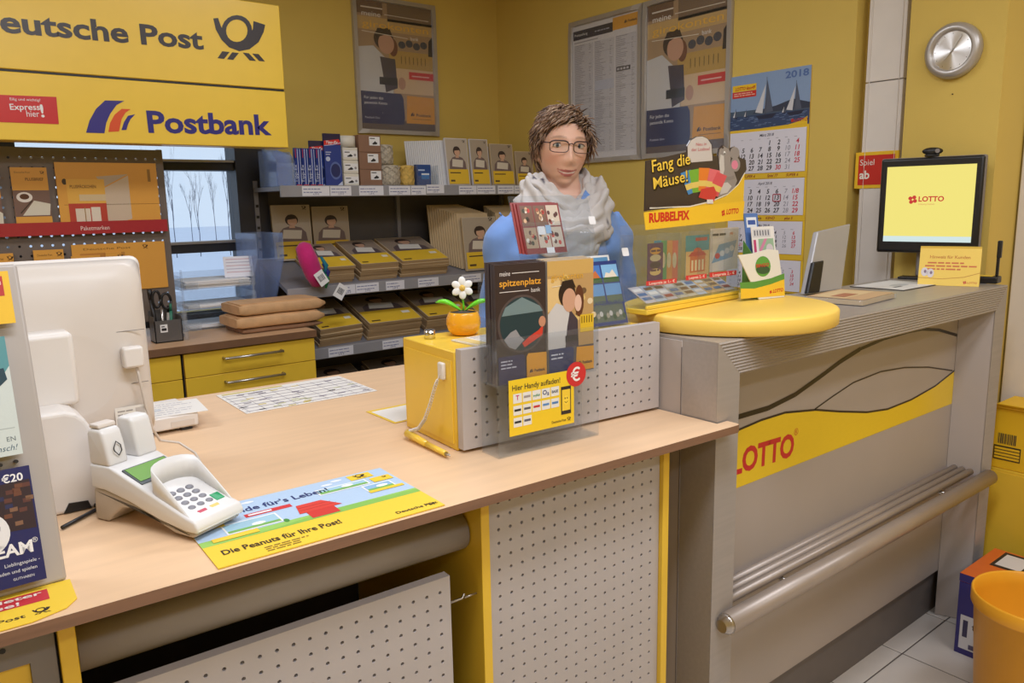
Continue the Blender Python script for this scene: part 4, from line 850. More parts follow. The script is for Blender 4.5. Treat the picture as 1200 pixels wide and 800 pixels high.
def hand(ang, l, w_, nm):
    mb = MB(); mb.xf = Matrix.Translation((-.0225, 0, .088)) @ Matrix.Rotation(ang, 4, 'X'); mb.box(-.0006, -w_/2, -.008, .0006, w_/2, l); mb.build(nm, 'steel', ck)
hand(.55, .052, .003, 'minute_hand'); hand(-2.4, .036, .004, 'hour_hand')
mb = MB(); [mb.box(-.0216, .053*math.sin(k*PI/6)-.001, .088+.053*math.cos(k*PI/6)-.001, -.0206, .053*math.sin(k*PI/6)+.001, .088+.053*math.cos(k*PI/6)+.001) for k in range(12)]; o = mb.build('hour_marks', 'grey_dark', ck); o['kind'] = 'stuff'
mb = MB(); mb.cyl((-.026, 0, .088), (-.0205, 0, .088), .003, n=10); mb.build('centre_pin', 'steel', ck)
# ---- notice on the duct
S = Sheet((2.8295, 1.527, 1.425), (0, -1, 0)); t = thing('age_notice', 'red and yellow framed age notice fixed to the white duct behind the monitor', 'sign', (2.83, 1.45, 1.425))
S.base(0, 0, .158, .13, .007, (236, 190, 50)); S.up([(.012, .012), (.146, .012), (.146, .118), (.012, .118)], (200, 48, 44), 1); S.ut('Spiel', .018, .083, .022, (236, 226, 216), L=2); S.ut('ab', .018, .035, .03, (240, 232, 220), L=2, bold=.025)
S.build('notice_plate', t, True)
mb = MB(); mb.cyl((XR-.004, 1.19, 1.722), (XR-.0005, 1.19, 1.722), .002, n=8); o = tag(mb.build('wall_screw', 'black_plastic'), 'small dark screw in the yellow wall under the clock', 'screw')
# ================================================================== ON THE POST COUNTER
ZW = .9505
# ---- display box with perforated front
PR = -.068; po = V((.768, 1.13, ZW)); pb = thing('counter_display_box', 'yellow counter box with grey perforated front panel on the post counter', 'display box', po, PR)
mb = MB(); mb.rbox(0, .02, 0, .478, .225, .186, .002, 1); mb.build('yellow_body', 'yellow_paint', pb)
mb = MB(); mb.box(-.002, .03, .012, .0, .215, .168); mb.build('side_plate', 'yellow_gloss', pb)
mb = MB(); perforated(mb, .493, .186, .018, .0243, .0031); mb.build('perforated_panel', 'peg_grey', pb, loc=(.002, 0, .006))
mb = MB(); mb.box(.006, .0185, .008, .477, .0195, .185); mb.build('panel_backing', 'grey_dark', pb)
mb = MB(); mb.cyl((.035, .175, .186), (.035, .175, .204), .011, n=20); mb.build('lock_knob', 'chrome', pb)
ob = lambda x, y, z: pb.matrix_basis @ V((x, y, z))
# chained pen
t = thing('chained_pen', 'yellow pen on a white coiled cord hanging from the yellow counter box', 'pen', ob(-.004, .06, 0), PR)
mb = MB(); mb.xf = Matrix.Translation((0, 0, .146)); mb.rbox(-.006, -.012, -.016, .0025, .008, .016, .003, 2); mb.build('cord_holder', 'white_plastic', t)
pts = []
path = [V((-.006, -.002, .14)), V((-.012, .004, .12)), V((-.018, .018, .08)), V((-.024, .03, .05)), V((-.03, .045, .03)), V((-.032, .075, .018)), V((-.034, .09, .012))]
for i in range(240):
    s_ = i/239*(len(path)-1); a_ = min(int(s_), len(path)-2); f_ = s_-a_; p = path[a_].lerp(path[a_+1], f_); r_ = .0005+.003*min(1, s_/.9); th = i*1.15; pts.append(p+V((math.cos(th)*r_, 0, math.sin(th)*r_)) if s_ > .5 else p)
mb = MB(); mb.tube(pts, .0011, 4); mb.build('coiled_cord', 'white_plastic', t)
mb = MB(); mb.cyl((-.034, .085, .012), (-.032, .01, .008), .008, .006, n=12); mb.cyl((-.032, .01, .008), (-.031, -.06, .0075), .0055, .005, n=12); mb.build('barrel', 'yellow_gloss', t)
mb = MB(); mb.cyl((-.031, -.06, .0075), (-.0308, -.075, .0075), .004, .001, n=10); mb.build('tip', 'steel', t)
# sheets on the box and the counter
def flat(lab, name, x, y, z, w_, d, rz, col=(232, 228, 222), t=.001, draw=None, cat='paper', grp=None):
    S = Sheet((x, y, z+t), (math.cos(rz), math.sin(rz), 0), (-math.sin(rz), math.cos(rz), 0)); S.base(0, 0, w_, d, t, col)
    if draw: draw(S, w_, d)
    return tag(S.build(name), lab, cat, grp)
def lines(S, w_, d): S.ur(.004, .004, w_*.2, d-.004, (226, 200, 130), 1); greek(S, w_*.25, d*.85, w_*.95, 6, d*.13, d*.03, (170, 160, 160), 1, 2)
p = ob(.06, .035, .1865); flat('white leaflet lying on the yellow counter box under the flower toy', 'leaflet', p.x, p.y, p.z, 0.15, .085, PR+.1, draw=lines, t=.003)
def roster(S, w_, d):
    for i in range(7): S.ur(.004, d*(.06+.13*i), w_-.004, d*(.075+.13*i), (150, 140, 150), 1)
    for i in range(9): S.ur(w_*(.03+.115*i), .004, w_*(.034+.115*i), d*.9, (170, 164, 170), 1)
    rr = random.Random(4)
    for i in range(40): x = w_*rr.random()*.92; y = d*rr.random()*.85; S.ur(x, y, x+.018, y+.006, rr.choice(((214, 190, 90), (170, 164, 180), (120, 110, 130), (200, 200, 150))), 1.5)
    S.ur(.01, d*.92, w_*.5, d*.97, (206, 186, 80), 1)
flat('white printed roster sheet with yellow marks lying on the worktop', 'roster_sheet', .568, 1.68, ZW, .322, .222, -.02, draw=roster)
flat('white sheet with yellow border half hidden behind the yellow counter box', 'border_sheet', .775, 1.39, ZW, .1, .125, .0, (236, 200, 70), draw=lambda S, w_, d: S.ur(.006, .006, w_-.006, d-.012, (232, 228, 222), 1))
def mat_print(S, w_, d):
    Y_ = (238, 200, 56); S.ur(0, 0, w_, d*.34, Y_, 1); S.ur(0, d*.34, w_, d*.43, (150, 196, 96), 1); S.ur(0, d*.43, w_, d, (176, 200, 226), 1)
    S.up([(0, d*.34), (w_*.3, d*.36), (w_*.6, d*.43), (w_, d*.40), (w_, d*.34)], (132, 184, 84), 1.4)
    S.ut('Freunde für\u2019s Leben!', w_*.11, d*.77, d*.085, (36, 50, 110), w=w_*.55, L=3, bold=.015)
    S.ur(w_*.24, d*.655, w_*.45, d*.715, (206, 50, 56), 2); greek(S, w_*.255, d*.672, w_*.445, 1, .01, d*.026, WHT, 3, 2)
    S.ut('Die Peanuts für Ihre Post!', w_*.05, d*.16, d*.075, (60, 44, 24), w=w_*.5, L=3, bold=.02); S.ut('Deutsche Post', w_*.78, d*.06, d*.04, (60, 44, 24), L=3, bold=.015); minihorn(S, w_*.94, d*.05, w_*.035, (50, 36, 20), 3)
    greek(S, w_*.2, d*.1, w_*.4, 3, d*.03, d*.012, (140, 110, 40), 3, 3)
    # red hut, stamps and envelopes as plain picture elements
    S.up([(w_*.47, d*.36), (w_*.6, d*.36), (w_*.6, d*.5), (w_*.47, d*.5)], (204, 50, 44), 2.5); S.up([(w_*.44, d*.48), (w_*.64, d*.48), (w_*.58, d*.64), (w_*.46, d*.64)], (214, 62, 52), 3)
    S.ul([(w_*.45, d*.53), (w_*.625, d*.53)], .001, (150, 30, 30), 3.5); S.ul([(w_*.455, d*.58), (w_*.61, d*.58)], .001, (150, 30, 30), 3.5)
    S.ue(w_*.37, d*.44, w_*.012, d*.03, (70, 140, 60), 2.4)
    for x0, y0, x1, y1, c in ((.12, .44, .36, .62, (222, 224, 226)), (.6, .72, .86, .84, (224, 226, 226)), (.8, .56, .95, .7, (140, 180, 216))):
        S.ur(w_*x0, d*y0, w_*x1, d*y1, (236, 236, 234), 2.4); S.ur(w_*(x0+.008), d*(y0+.015), w_*(x1-.008), d*(y1-.015), (160, 198, 216) if c[0] > 200 else c, 3); S.ur(w_*(x0+.008), d*(y0+.015), w_*(x1-.008), d*(y0+.05), (120, 176, 90), 3.5); S.ue(w_*(x0*.4+x1*.6), d*(y0+.07), w_*.03, d*.025, (240, 240, 236), 4)
    for x0, y0, x1, y1 in ((.05, .37, .24, .43), (.06, .6, .14, .66), (.88, .72, .985, .82), (.8, .53, .98, .575)): S.ur(w_*x0, d*y0, w_*x1, d*y1, Y_, 3.8)
    S.ur(w_*.8, d*.86, w_*.92, d*.97, Y_, 3); minihorn(S, w_*.83, d*.875, w_*.06, (50, 36, 20), 4); minihorn(S, w_*.94, d*.77, w_*.025, (50, 36, 20), 4.4)
    for x, y in ((.68, .9), (.74, .94), (.3, .93)): S.ue(w_*x, d*y, w_*.03, d*.02, (226, 232, 240), 2)
flat('printed promotion mat with blue sky and yellow edge lying at the counter edge', 'promotion_mat', .272, .957, ZW, .335, .215, -.035, (238, 200, 56), .0012, mat_print, 'mat')
S = Sheet((-.2, .972, ZW+.0012), (1, -.035, 0), (.035, 1, 0)); S.cut([(0, 0), (.27, 0), (.305, .012), (.318, .03), (.318, .09), (0, .09)], .0011, (238, 200, 56))
S.up([(0, .048), (.292, .048), (.292, .078), (0, .078)], (196, 50, 60), 1); S.ut('weitere Anbieter', .286, .066, .0095, (240, 226, 214), L=2, bold=.02, align='r', w=.16); S.ut('an der Kasse!', .262, .051, .0095, (240, 226, 214), L=2, bold=.02, align='r', w=.12); S.ut('Deutsche Post', .175, .016, .009, (60, 44, 24), L=1, w=.09, bold=.015); minihorn(S, .272, .014, .018, (50, 36, 20), 1)
tag(S.build('corner_mat', None), 'yellow mat with red label lying under the gift card stand', 'mat')

# ---- acrylic brochure stand
BR = -.06; bo = V((.799, 1.062, ZW)); bs = thing('brochure_stand', 'clear acrylic brochure stand in front of the perforated box', 'brochure stand', bo, BR)
mb = MB(); mb.box(0, .052, .003, .235, .055, .315); mb.build('back_sheet', 'acrylic', bs)
mb = MB(); mb.box(0, .001, 0, .235, .055, .003); mb.build('base_sheet', 'acrylic', bs)
mb = MB(); mb.box(.001, .0, .003, .234, .003, .215); mb.build('front_sheet', 'acrylic', bs)
mb = MB(); mb.box(.004, .0035, .128, .231, .0515, .131); mb.build('pocket_floor', 'acrylic', bs)
for x in (0, .2325):
    mb = MB(); mb.box(x, .003, .131, x+.0025, .0515, .25); mb.build('pocket_side', 'acrylic', bs)
z2 = lambda x, y: (440+x/3.077, 280+y/3.077)
cB, sB = math.cos(BR), math.sin(BR); bw = lambda x, y, z: bo+V((x*cB-y*sB, x*sB+y*cB, z))
GBr = ('dark brown bank brochure with round picture at the front of the acrylic stand', 'bank brochure with a couple at a market at the front of the acrylic stand')
GB2 = ('dark brown bank brochure behind the front one in the acrylic stand', 'bank brochure behind the one with the couple in the acrylic stand')
ORG = (236, 168, 60)
for side in (0, 1):
    x0 = .006 if side == 0 else .1195; w_ = .109
    for k in range(4):
        yb = .010+.0092*k+.006; S = Sheet(bw(x0+.001*(k % 2), yb-.007, .1316), (cB, sB, 0)); S.base(0, 0, w_, .212+.001*k, .0068, (58, 46, 46) if side == 0 else (196, 170, 130), (70, 60, 62) if side == 0 else (180, 168, 156))
        if k == 0 and side == 0:
            Q = lambda x, y: S.q(*z2(x, y)); TXT = (226, 218, 212)
            S.ut('meine', .01, .192, .009, TXT, w=.022, L=1); S.ul([(.036, .196), (.095, .196)], .0012, TXT, 1); S.ut('spitzenplatz', .009, .174, .012, ORG, w=.09, L=1, bold=.012); S.ul([(.009, .164), (.072, .164)], .0012, TXT, 1); S.ut('bank', .077, .16, .008, TXT, w=.02, L=1)
            S.ue(.056, .105, .053, .052, (86, 74, 72), 1, 32); S.ue(.056, .105, .048, .048, (38, 60, 66), 2, 32); S.up([(.012, .122), (.102, .124), (.095, .134), (.056, .1525), (.02, .137)], (116, 136, 138), 3)
            S.up([(.016, .08), (.03, .092), (.042, .096), (.05, .084), (.06, .076), (.04, .06), (.026, .066)], (150, 148, 150), 3); S.up([(.06, .062), (.1, .08), (.103, .1), (.092, .09), (.07, .08), (.055, .07)], (214, 66, 50), 3.4); S.ue(.1, .105, .008, .01, (196, 140, 110), 4, 12)
            S.up([(.003, .0), (.06, .0), (.062, .012), (.06, .046), (.056, .05), (.003, .05)], (52, 50, 86), 4); greek(S, .008, .04, .045, 3, .006, .0022, (200, 200, 216), 5, 2)
            S.up([(.064, .002), (.109, .002), (.109, .048), (.068, .05), (.064, .044)], (226, 158, 48), 4); minibank(S, .07, .014, .009, (50, 40, 50), 5); S.ut('Postbank', .081, .014, .006, (50, 40, 50), L=5, w=.024, bold=.02)
        if k == 0 and side == 1:
            S.ur(0, 0, w_, .212, (190, 152, 100), .6); S.ur(0, .185, w_, .212, (206, 166, 96), 1); S.ur(.0, .12, .03, .18, (224, 190, 130), 1)
            rr = random.Random(8)
            for q in range(14): S.ue(.02+.09*rr.random(), .10+.08*rr.random(), .007, .006, rr.choice(((110, 84, 60), (222, 190, 120), (160, 120, 60), (226, 206, 170))), 1.2, 8)
            S.up([(0, .05), (.05, .05), (.056, .1), (.045, .125), (.02, .135), (0, .115)], (204, 200, 198), 2); S.up([(.04, .05), (.072, .05), (.07, .1), (.052, .12), (.045, .09)], (70, 60, 70), 2.4)
            S.ue(.045, .15, .02, .024, (50, 36, 32), 2.6); S.ue(.05, .138, .016, .022, (206, 158, 130), 3); S.ue(.074, .135, .011, .03, (96, 56, 40), 2.8, 14); S.ue(.071, .131, .0085, .016, (226, 186, 164), 3.3, 12); S.up([(.026, .152), (.034, .174), (.058, .176), (.066, .16), (.052, .163)], (46, 34, 32), 3.6)
            S.ut('girokonten', .008, .177, .012, (230, 176, 60), w=.075, L=3.4); S.ul([(.01, .165), (.06, .168)], .0012, (236, 226, 206), 3.4)
            S.ur(.076, .075, .109, .108, (226, 186, 50), 3); [S.ur(.079+.006*i, .092, .081+.006*i, .105, (110, 84, 30), 3.6) for i in range(5)]
            S.ur(.04, .06, .07, .072, (44, 40, 46), 3.4); S.ur(0, .0, w_, .05, (86, 80, 84), 2.2)
            S.up([(.002, .0), (.058, .0), (.06, .045), (.055, .05), (.002, .05)], (44, 56, 100), 4); greek(S, .006, .038, .05, 2, .007, .0025, (210, 212, 226), 5, 2); S.up([(.064, .002), (.109, .002), (.109, .046), (.067, .048)], (226, 158, 48), 4); minibank(S, .07, .014, .009, (50, 40, 50), 5); S.ut('Postbank', .081, .014, .006, (50, 40, 50), L=5, w=.024, bold=.02)
        tag(S.build('brochure', None, True), GBr[side] if k == 0 else GB2[side], 'brochure', ('spitzenplatz brochures', 'girokonten brochures')[side])
# top-up card and euro sticker on the front sheet
S = Sheet(bw(0, -.0012, 0), (cB, sB, 0)); c_ = [S.q(*z2(*p)) for p in ((480, 513), (715, 470), (722, 663), (483, 711))]
u0 = c_[0][0]; u1 = c_[1][0]; v1 = (c_[0][1]+c_[1][1])/2; v0 = (c_[2][1]+c_[3][1])/2; u0, v0, w_, h = u0, v0, u1-u0, v1-v0
S.base(u0, v0, u1, v1, .0008, (240, 204, 40)); S.ut('Hier Handy aufladen!', u0+w_*.05, v1-h*.19, h*.1, (60, 50, 40), w=w_*.73, L=1, bold=.012)
icons = {0: ('T', (206, 40, 120)), 2: ('e-plus', (60, 150, 90)), 3: ('O\u2082', (30, 50, 120)), 4: ('BASE', (40, 60, 90))}
strokes = {1: (160, 150, 150), 5: (40, 40, 40), 6: (90, 90, 96), 7: (200, 50, 50), 8: (90, 140, 200), 9: (80, 130, 190), 10: (40, 44, 50), 11: (90, 90, 110)}
for i in range(12):
    r_, c2 = divmod(i, 5); x = u0+w_*(.06+.143*c2); y = v1-h*(.42+.215*r_); S.ur(x, y, x+w_*.127, y+h*.17, (230, 230, 226), 1); 
    if i in strokes: S.ur(x+w_*.015, y+h*.07, x+w_*.112, y+h*.11, strokes[i], 2)
    else: s_, cc = icons[i]; S.ut(s_, x+w_*.0635, y+h*.06, h*(.05 if len(s_) > 2 else .085), cc, w=w_*.1 if len(s_) > 2 else None, L=2, align='c', bold=.02)
S.ur(u0+w_*.79, v0+h*.2, u0+w_*.95, v0+h*.72, (44, 38, 40), 1.5); S.ur(u0+w_*.805, v0+h*.27, u0+w_*.935, v0+h*.66, (242, 206, 60), 2.2); S.ue(u0+w_*.87, v0+h*.46, w_*.045, h*.09, (250, 216, 70), 2.6); [S.ue(u0+w_*x, v0+h*.5, w_*.008, h*.02, (40, 34, 34), 3, 8) for x in (.852, .888)]; S.ul([(u0+w_*.845, v0+h*.44), (u0+w_*.87, v0+h*.41), (u0+w_*.895, v0+h*.44)], .0011, (40, 34, 34), 3)
S.ut('Deutsche Post', u0+w_*.64, v0+h*.07, h*.05, (60, 50, 40), w=w_*.23, L=1, bold=.012); minihorn(S, u0+w_*.885, v0+h*.06, w_*.06, (50, 36, 20), 1)
S.build('top_up_card', bs)
S = Sheet(bw(0, -.0016, 0), (cB, sB, 0)); e = S.q(*z2(724, 487)); S.cut([(e[0]+.0235*math.cos(a_*PI/16), e[1]+.0235*math.sin(a_*PI/16)) for a_ in range(32)], .0006, (206, 46, 48)); S.ut('\u20ac', e[0]-.002, e[1]-.0125, .026, (244, 238, 234), L=1, align='c', bold=.015); S.build('euro_sticker', bs)

# ---- solar flower toy
p = ob(.112, .172, .1868); fl = thing('flower_toy', 'white toy daisy with green leaves in an orange pot on the yellow box', 'toy', p, -.7)
mat('pot_orange', (250, 176, 40), .25, var=.02, coat=.4); mat('leaf_green', (110, 214, 40), .35, var=.05); mat('petal_white', (240, 238, 232), .4, var=.02); mat('soil', (70, 60, 50), .8, var=.3, scale=80, bump=.5); mat('daisy_yellow', (232, 192, 90), .5)
mb = MB(); mb.lathe([(.016, 0), (.022, .001), (.0285, .009), (.0315, .02), (.031, .03), (.0275, .039), (.026, .0415), (.0245, .0415), (.024, .039)], 32); mb.build('pot', 'pot_orange', fl)
mb = MB(); mb.lathe([(.0242, .036), (.0242, .0405), (.012, .043), (.0001, .0435)], 20); mb.build('soil', 'soil', fl)
mb = MB(); mb.tube([(0, 0, .042), (.001, 0, .052), (0, -.001, .064), (0, -.003, .074)], .0018, 6); mb.build('stem', 'leaf_green', fl)
fl.scale = (1.12,)*3
for sx in (-1, 1):
    mb = MB(); rings = []
    for i in range(9):
        u = i/8; r_ = .0095*math.sin(PI*min(1, u*.97+.03))**.7+.0012; rings.append([(sx*(.004+.046*u), math.cos(a_*PI/4)*r_, .044+.017*math.sin(u*2.1)+math.sin(a_*PI/4)*r_*.45) for a_ in range(8)])
    mb.loft(rings); mb.build('leaf', 'leaf_green', fl)
fc = V((0, -.005, .085)); nrm = V((.1, -1, .12)).normalized(); ux = nrm.cross(V((0, 0, 1))).normalized(); uz = ux.cross(nrm)
for k in range(6):
    a_ = k*PI/3+.5; d_ = ux*math.cos(a_)+uz*math.sin(a_); c = fc+d_*.0115; mb = MB(); e_ = nrm.cross(d_); mb.xf = Matrix(((d_.x, e_.x, nrm.x, c.x), (d_.y, e_.y, nrm.y, c.y), (d_.z, e_.z, nrm.z, c.z), (0, 0, 0, 1))); mb.ellipsoid((0, 0, 0), (.0092, .0068, .0028), 14, 8); mb.build('petal', 'petal_white', fl)
mb = MB(); mb.ellipsoid(fc+nrm*.002, (.0055, .0045, .0055), 14, 8); mb.build('flower_centre', 'daisy_yellow', fl)

# ---- postcard stand with red and blue cards
ps = thing('postcard_stand', 'clear acrylic tiered postcard stand on the counter box beside the scratch card display', 'postcard stand', ob(.24, .045, .1865), PR)
lean = .30
def leaf(x0, y0, z0, w_, h, nm, m='acrylic', t=.0025):
    mb = MB(); mb.xf = Matrix.Translation((x0, y0, z0)) @ Matrix.Rotation(-lean, 4, 'X'); mb.box(0, 0, 0, w_, t, h); mb.build(nm, m, ps)
leaf(.0, .06, .003, .213, .285, 'back_sheet'); leaf(.112, .0, .003, .101, .10, 'front_sheet'); leaf(0, .075, .155, .11, .07, 'front_sheet'); leaf(.0, .015, .003, .105, .09, 'front_sheet')
mb = MB(); mb.box(0, 0, 0, .213, .13, .0025); mb.build('base_sheet', 'acrylic', ps)
mb = MB(); mb.rbox(.108, .01, .003, .1105, .12, .20, .001, 1); mb.build('divider', 'acrylic', ps)
mb = MB(); mb.prism([(.1, .0026), (.213, .0026), (.213, .19), (.195, .205), (.16, .2), (.13, .18), (.11, .14), (.1, .1)], .122, .1245, 'y'); mb.build('rounded_wing', 'acrylic_milky', ps)
psm = ps.matrix_basis; rv = V((math.cos(PR), math.sin(PR), 0)); bv = V((-math.sin(PR), math.cos(PR), 0)); uv = V((0, 0, 1))*math.cos(lean)+bv*math.sin(lean)
def card(x0, y0, z0, w_, h, lab, grp, draw, n=1, dx=.004, base=(230, 228, 226), roll=0):
    for k in range(n-1, -1, -1):
        S = Sheet(psm @ V((x0-dx*k, y0+.0028*k, z0+.001*k)), rv, uv); S.base(0, 0, w_, h, .0012, base if k == 0 else (150, 60, 56) if grp.startswith('red') else base)
        if k == 0: draw(S, w_, h)
        tag(S.build('postcard', None, True), lab, 'postcard', grp)
def redcard(S, w_, h):
    S.ur(0, 0, w_, h, (134, 46, 44), .6); rr = random.Random(2)
    for i in range(3):
        for j in range(2):
            x = .006+.0335*i; y = .012+.047*j; c = rr.choice(((176, 150, 120), (120, 86, 66), (206, 190, 170))); S.ur(x, y, x+.031, y+.044, c, 1)
            for q in range(7): S.ue(x+.004+.022*rr.random(), y+.006+.03*rr.random(), .004, .005, rr.choice(((90, 50, 40), (230, 220, 206), (196, 60, 50), (60, 60, 40), (220, 180, 140))), 1.6, 8)
    S.ur(.042, .04, .06, .058, (236, 236, 238), 3); S.ur(.055, .0, .075, .012, (236, 236, 238), 3); S.ur(.062, .042, .076, .06, (150, 190, 226), 2.6)
def bluecard(S, w_, h):
    S.ur(0, 0, w_, h, (44, 60, 122), .6)
    for i in range(2):
        x = .006+.048*i; S.ur(x, h*.66, x+.044, h*.94, (70, 120, 190) if i == 0 else (130, 180, 220), 1); S.ur(x, h*.66, x+.044, h*.74, (60, 96, 50), 1.4); S.up([(x+.004, h*.74), (x+.01, h*.82), (x+.02, h*.8), (x+.03, h*.86), (x+.04, h*.74)], (196, 110, 60) if i == 0 else (226, 214, 196), 1.6)
        S.ur(x, h*.34, x+.044, h*.64, (110, 160, 206), 1); S.ur(x, h*.34, x+.044, h*.46, (96, 110, 84), 1.4)
    S.ur(.006, h*.05, w_-.006, h*.33, (96, 106, 90), 1); [S.ue(.012+.009*i, h*(.12+.03*(i % 3)), .005, .006, ((60, 84, 50), (170, 160, 140), (206, 200, 190))[i % 3], 1.5, 8) for i in range(10)]
    S.ut('RATZEBURG', .008, h*.31, .009, (40, 56, 110), w=w_-.016, L=2.4, bold=.01)
def greencard(S, w_, h):
    S.ur(.003, .003, w_-.003, h-.003, (96, 150, 190), .6); S.ur(.003, .003, w_-.003, h*.4, (90, 120, 60), 1); S.ur(.003, h*.4, w_-.003, h*.55, (140, 150, 70), 1); S.ut('MÖLLN', w_*.3, h*.72, .009, (236, 236, 226), L=1.6, bold=.02)
card(.0, .084, .157, .108, .108, 'red multi-picture postcard in the upper pocket of the acrylic stand', 'red postcards', redcard, 3, .006, (150, 60, 56))
card(.114, .022, .0036, .092, .148, 'white-edged green landscape postcard standing behind the blue card', 'green postcards', greencard, 2, -.004)
card(.112, .006, .0036, .1, .138, 'dark blue town postcard with four pictures in the acrylic stand', 'blue postcards', bluecard, 1)
for px, py, Yo in ((694, 258, 1.25), (733, 295, 1.17)):
    p = at(px, py, Y=Yo); S = Sheet(p, rv, uv); S.cut([(-.009, -.007), (-.007, -.009), (.007, -.009), (.009, -.007), (.009, .007), (.007, .009), (-.007, .009), (-.009, .007)], .0008, (236, 234, 236)); S.build('price_sticker', ps)
leaf(.112, .028, .003, .1, .2, 'price_sheet')

# ---- white till monitor seen from behind
mo = thing('till_monitor', 'large white till monitor seen from behind with bulky stand on the counter', 'monitor', (.14, 1.38, ZW))
mb = MB(); mb.rbox(-.22, .075, .06, .192, .105, .372, .016, 4); mb.build('screen_housing', 'white_plastic', mo)
rings = []
for k, (s_, y) in enumerate(((0, .076), (.008, .058), (.03, .044), (.07, .034), (.11, .03))):
    x0, x1, z0, z1 = -.216+s_, .188-s_*.55, .064+s_*.5, .368-s_*1.05; rr_ = min(.016+.02*k, .45*(z1-z0), .45*(x1-x0)); ring = []
    for cx, cz, a0 in ((x1-rr_, z1-rr_, 0), (x0+rr_, z1-rr_, PI/2), (x0+rr_, z0+rr_, PI), (x1-rr_, z0+rr_, 1.5*PI)):
        for q in range(6): a_ = a0+q*PI/10; ring.append((cx+rr_*math.cos(a_), y, cz+rr_*math.sin(a_)))
    rings.append(ring)
mb = MB(); mb.loft(rings); mb.build('back_shell', 'cream_plastic', mo)
mb = MB(); mb.box(-.2, .1045, .08, .18, .1065, .36); mb.build('screen', 'black_plastic', mo)
mb = MB(); mb.rbox(-.1, -.02, .15, .062, .045, .265, .008, 3); mb.build('hinge_cover', 'white_plastic', mo)
mb = MB(); prof = [(-.14, .0), (.085, .0), (.095, .004), (.094, .03), (.085, .07), (.07, .11), (.055, .14), (.045, .15), (.03, .156), (-.14, .156)]; mb.prism(prof, -.085, .07, 'y'); o = mb.build('stand_foot', 'white_plastic', mo); bv_ = o.modifiers.new('bevel', 'BEVEL'); bv_.width = .006; bv_.segments = 3
mb = MB(); mb.prism([(.012, .0015), (.05, .0015), (.046, .014), (.02, .016)], -.0865, -.0845, 'y'); mb.build('cable_slot', 'black_plastic', mo)
mb = MB(); mb.rbox(.136, .012, .19, .168, .034, .225, .004, 2); mb.build('plug', 'white_plastic', mo)
mb = MB(); mb.tube([(.157, .022, .19), (.158, .02, .175), (.161, .026, .155), (.166, .03, .12), (.175, .04, .075), (.19, .06, .045), (.225, .075, .03), (.245, .05, .012), (.24, .0, .006), (.2, -.04, .0045)], .0022, 6); mb.build('cable', 'cream_plastic', mo)
mb = MB(); mb.tube([(.134, .0335, .25), (.128, .0335, .245), (.128, .0335, .165), (.133, .0335, .16), (.176, .037, .16)], .0006, 4); mb.tube([(.134, .0335, .25), (.178, .037, .25)], .0006, 4); o = mb.build('panel_seam', 'grey_mid', mo)
S = Sheet((.14+.118, 1.38+.0325, ZW+.088), (1, 0, 0)); S.base(0, 0, .05, .034, .0004, (226, 222, 214)); greek(S, .004, .026, .03, 4, .006, .002, (150, 144, 140), 1); S.ur(.032, .006, .046, .03, (190, 184, 178), 1); S.build('type_label', mo)
mb = MB(); mb.tube([(-.05, -.0, .005), (.04, -.04, .004), (.06, -.10, .004), (.0, -.15, .004)], .003, 6); mb.build('power_cable', 'black_plastic', mo)

t = thing('receipt_printer', 'low white receipt printer behind the till monitor', 'printer', (.27, 1.64, ZW)); mb = MB(); mb.rbox(0, 0, .006, .185, .16, .034, .004, 2); mb.build('case', 'white_plastic', t)
mb = MB(); mb.box(.13, -.0012, .01, .176, .0, .022); mb.build('front_slot', 'cream_plastic', t)
for x in (.15, .02): mb = MB(); mb.rbox(x, .004, 0, x+.022, .02, .0065, .001, 1); mb.build('foot', 'black_plastic', t)
flat('white printed slip lying on the low receipt printer', 'receipt_slip', .33, 1.65, ZW+.0342, .145, .125, -.1, draw=lambda S, w_, d: (greek(S, .01, d*.85, w_*.9, 6, .018, .003, (170, 168, 180), 1, 7), S.ue(w_*.3, d*.5, .02, .014, (206, 210, 214), .8)))

# ---- card terminal
ct = thing('card_terminal', 'white card payment terminal with green screen and hooded keypad', 'card terminal', (.183, 1.243, ZW), -1.12)
Wd = .086; top = lambda x: .082-(x-.06)*.385
def pris(nm, prof, y0, y1, m, bw_=.005):
    mb = MB(); mb.prism(prof, y0, y1, 'y'); o = mb.build(nm, m, ct); b = o.modifiers.new('bevel', 'BEVEL'); b.width = bw_; b.segments = 3; b.limit_method = 'ANGLE'; b.angle_limit = .6
    for p_ in o.data.polygons: p_.use_smooth = True
    return o
pris('upper_shell', [(.004, .05), (.03, .05), (.08, .04), (.14, .022), (.19, .013), (.212, .013), (.214, .02), (.208, .03), (.19, top(.19)+.003), (.06, .082), (.046, .087), (.004, .087)], 0, Wd, 'device_white', .006)
pris('lower_shell', [(0, 0), (.028, 0), (.04, .012), (.06, .026), (.085, .03), (.12, .021), (.165, .006), (.2, .004), (.2105, .0125), (.19, .0125), (.14, .0215), (.08, .0395), (.03, .0495), (.003, .0495)], .003, Wd-.003, 'device_under', .004)
for y0, y1, h in ((.001, .034, .140), (.05, .085, .146)):
    pris('reader_tower', [(.003, .086), (.047, .086), (.042, .115), (.036, h-.004), (.03, h), (.008, h), (.004, h-.006)], y0, y1, 'device_white', .005)
pris('chip_slot_cap', [(.008, .1405), (.03, .1405), (.028, .147), (.01, .147)], .003, .032, 'cream_plastic', .002)
mb = MB(); mb.tube([(.0465, .012, .108), (.0455, .012, .112), (.0435, .018, .1205), (.0445, .024, .114), (.0465, .024, .106), (.0475, .018, .1), (.0465, .012, .108)], .0008, 5); mb.build('chip_symbol', 'black_plastic', ct)
sl = math.atan(.385); XF = lambda x, y: Matrix.Translation((x, y, top(x)+.0004)) @ Matrix.Rotation(sl, 4, 'Y')
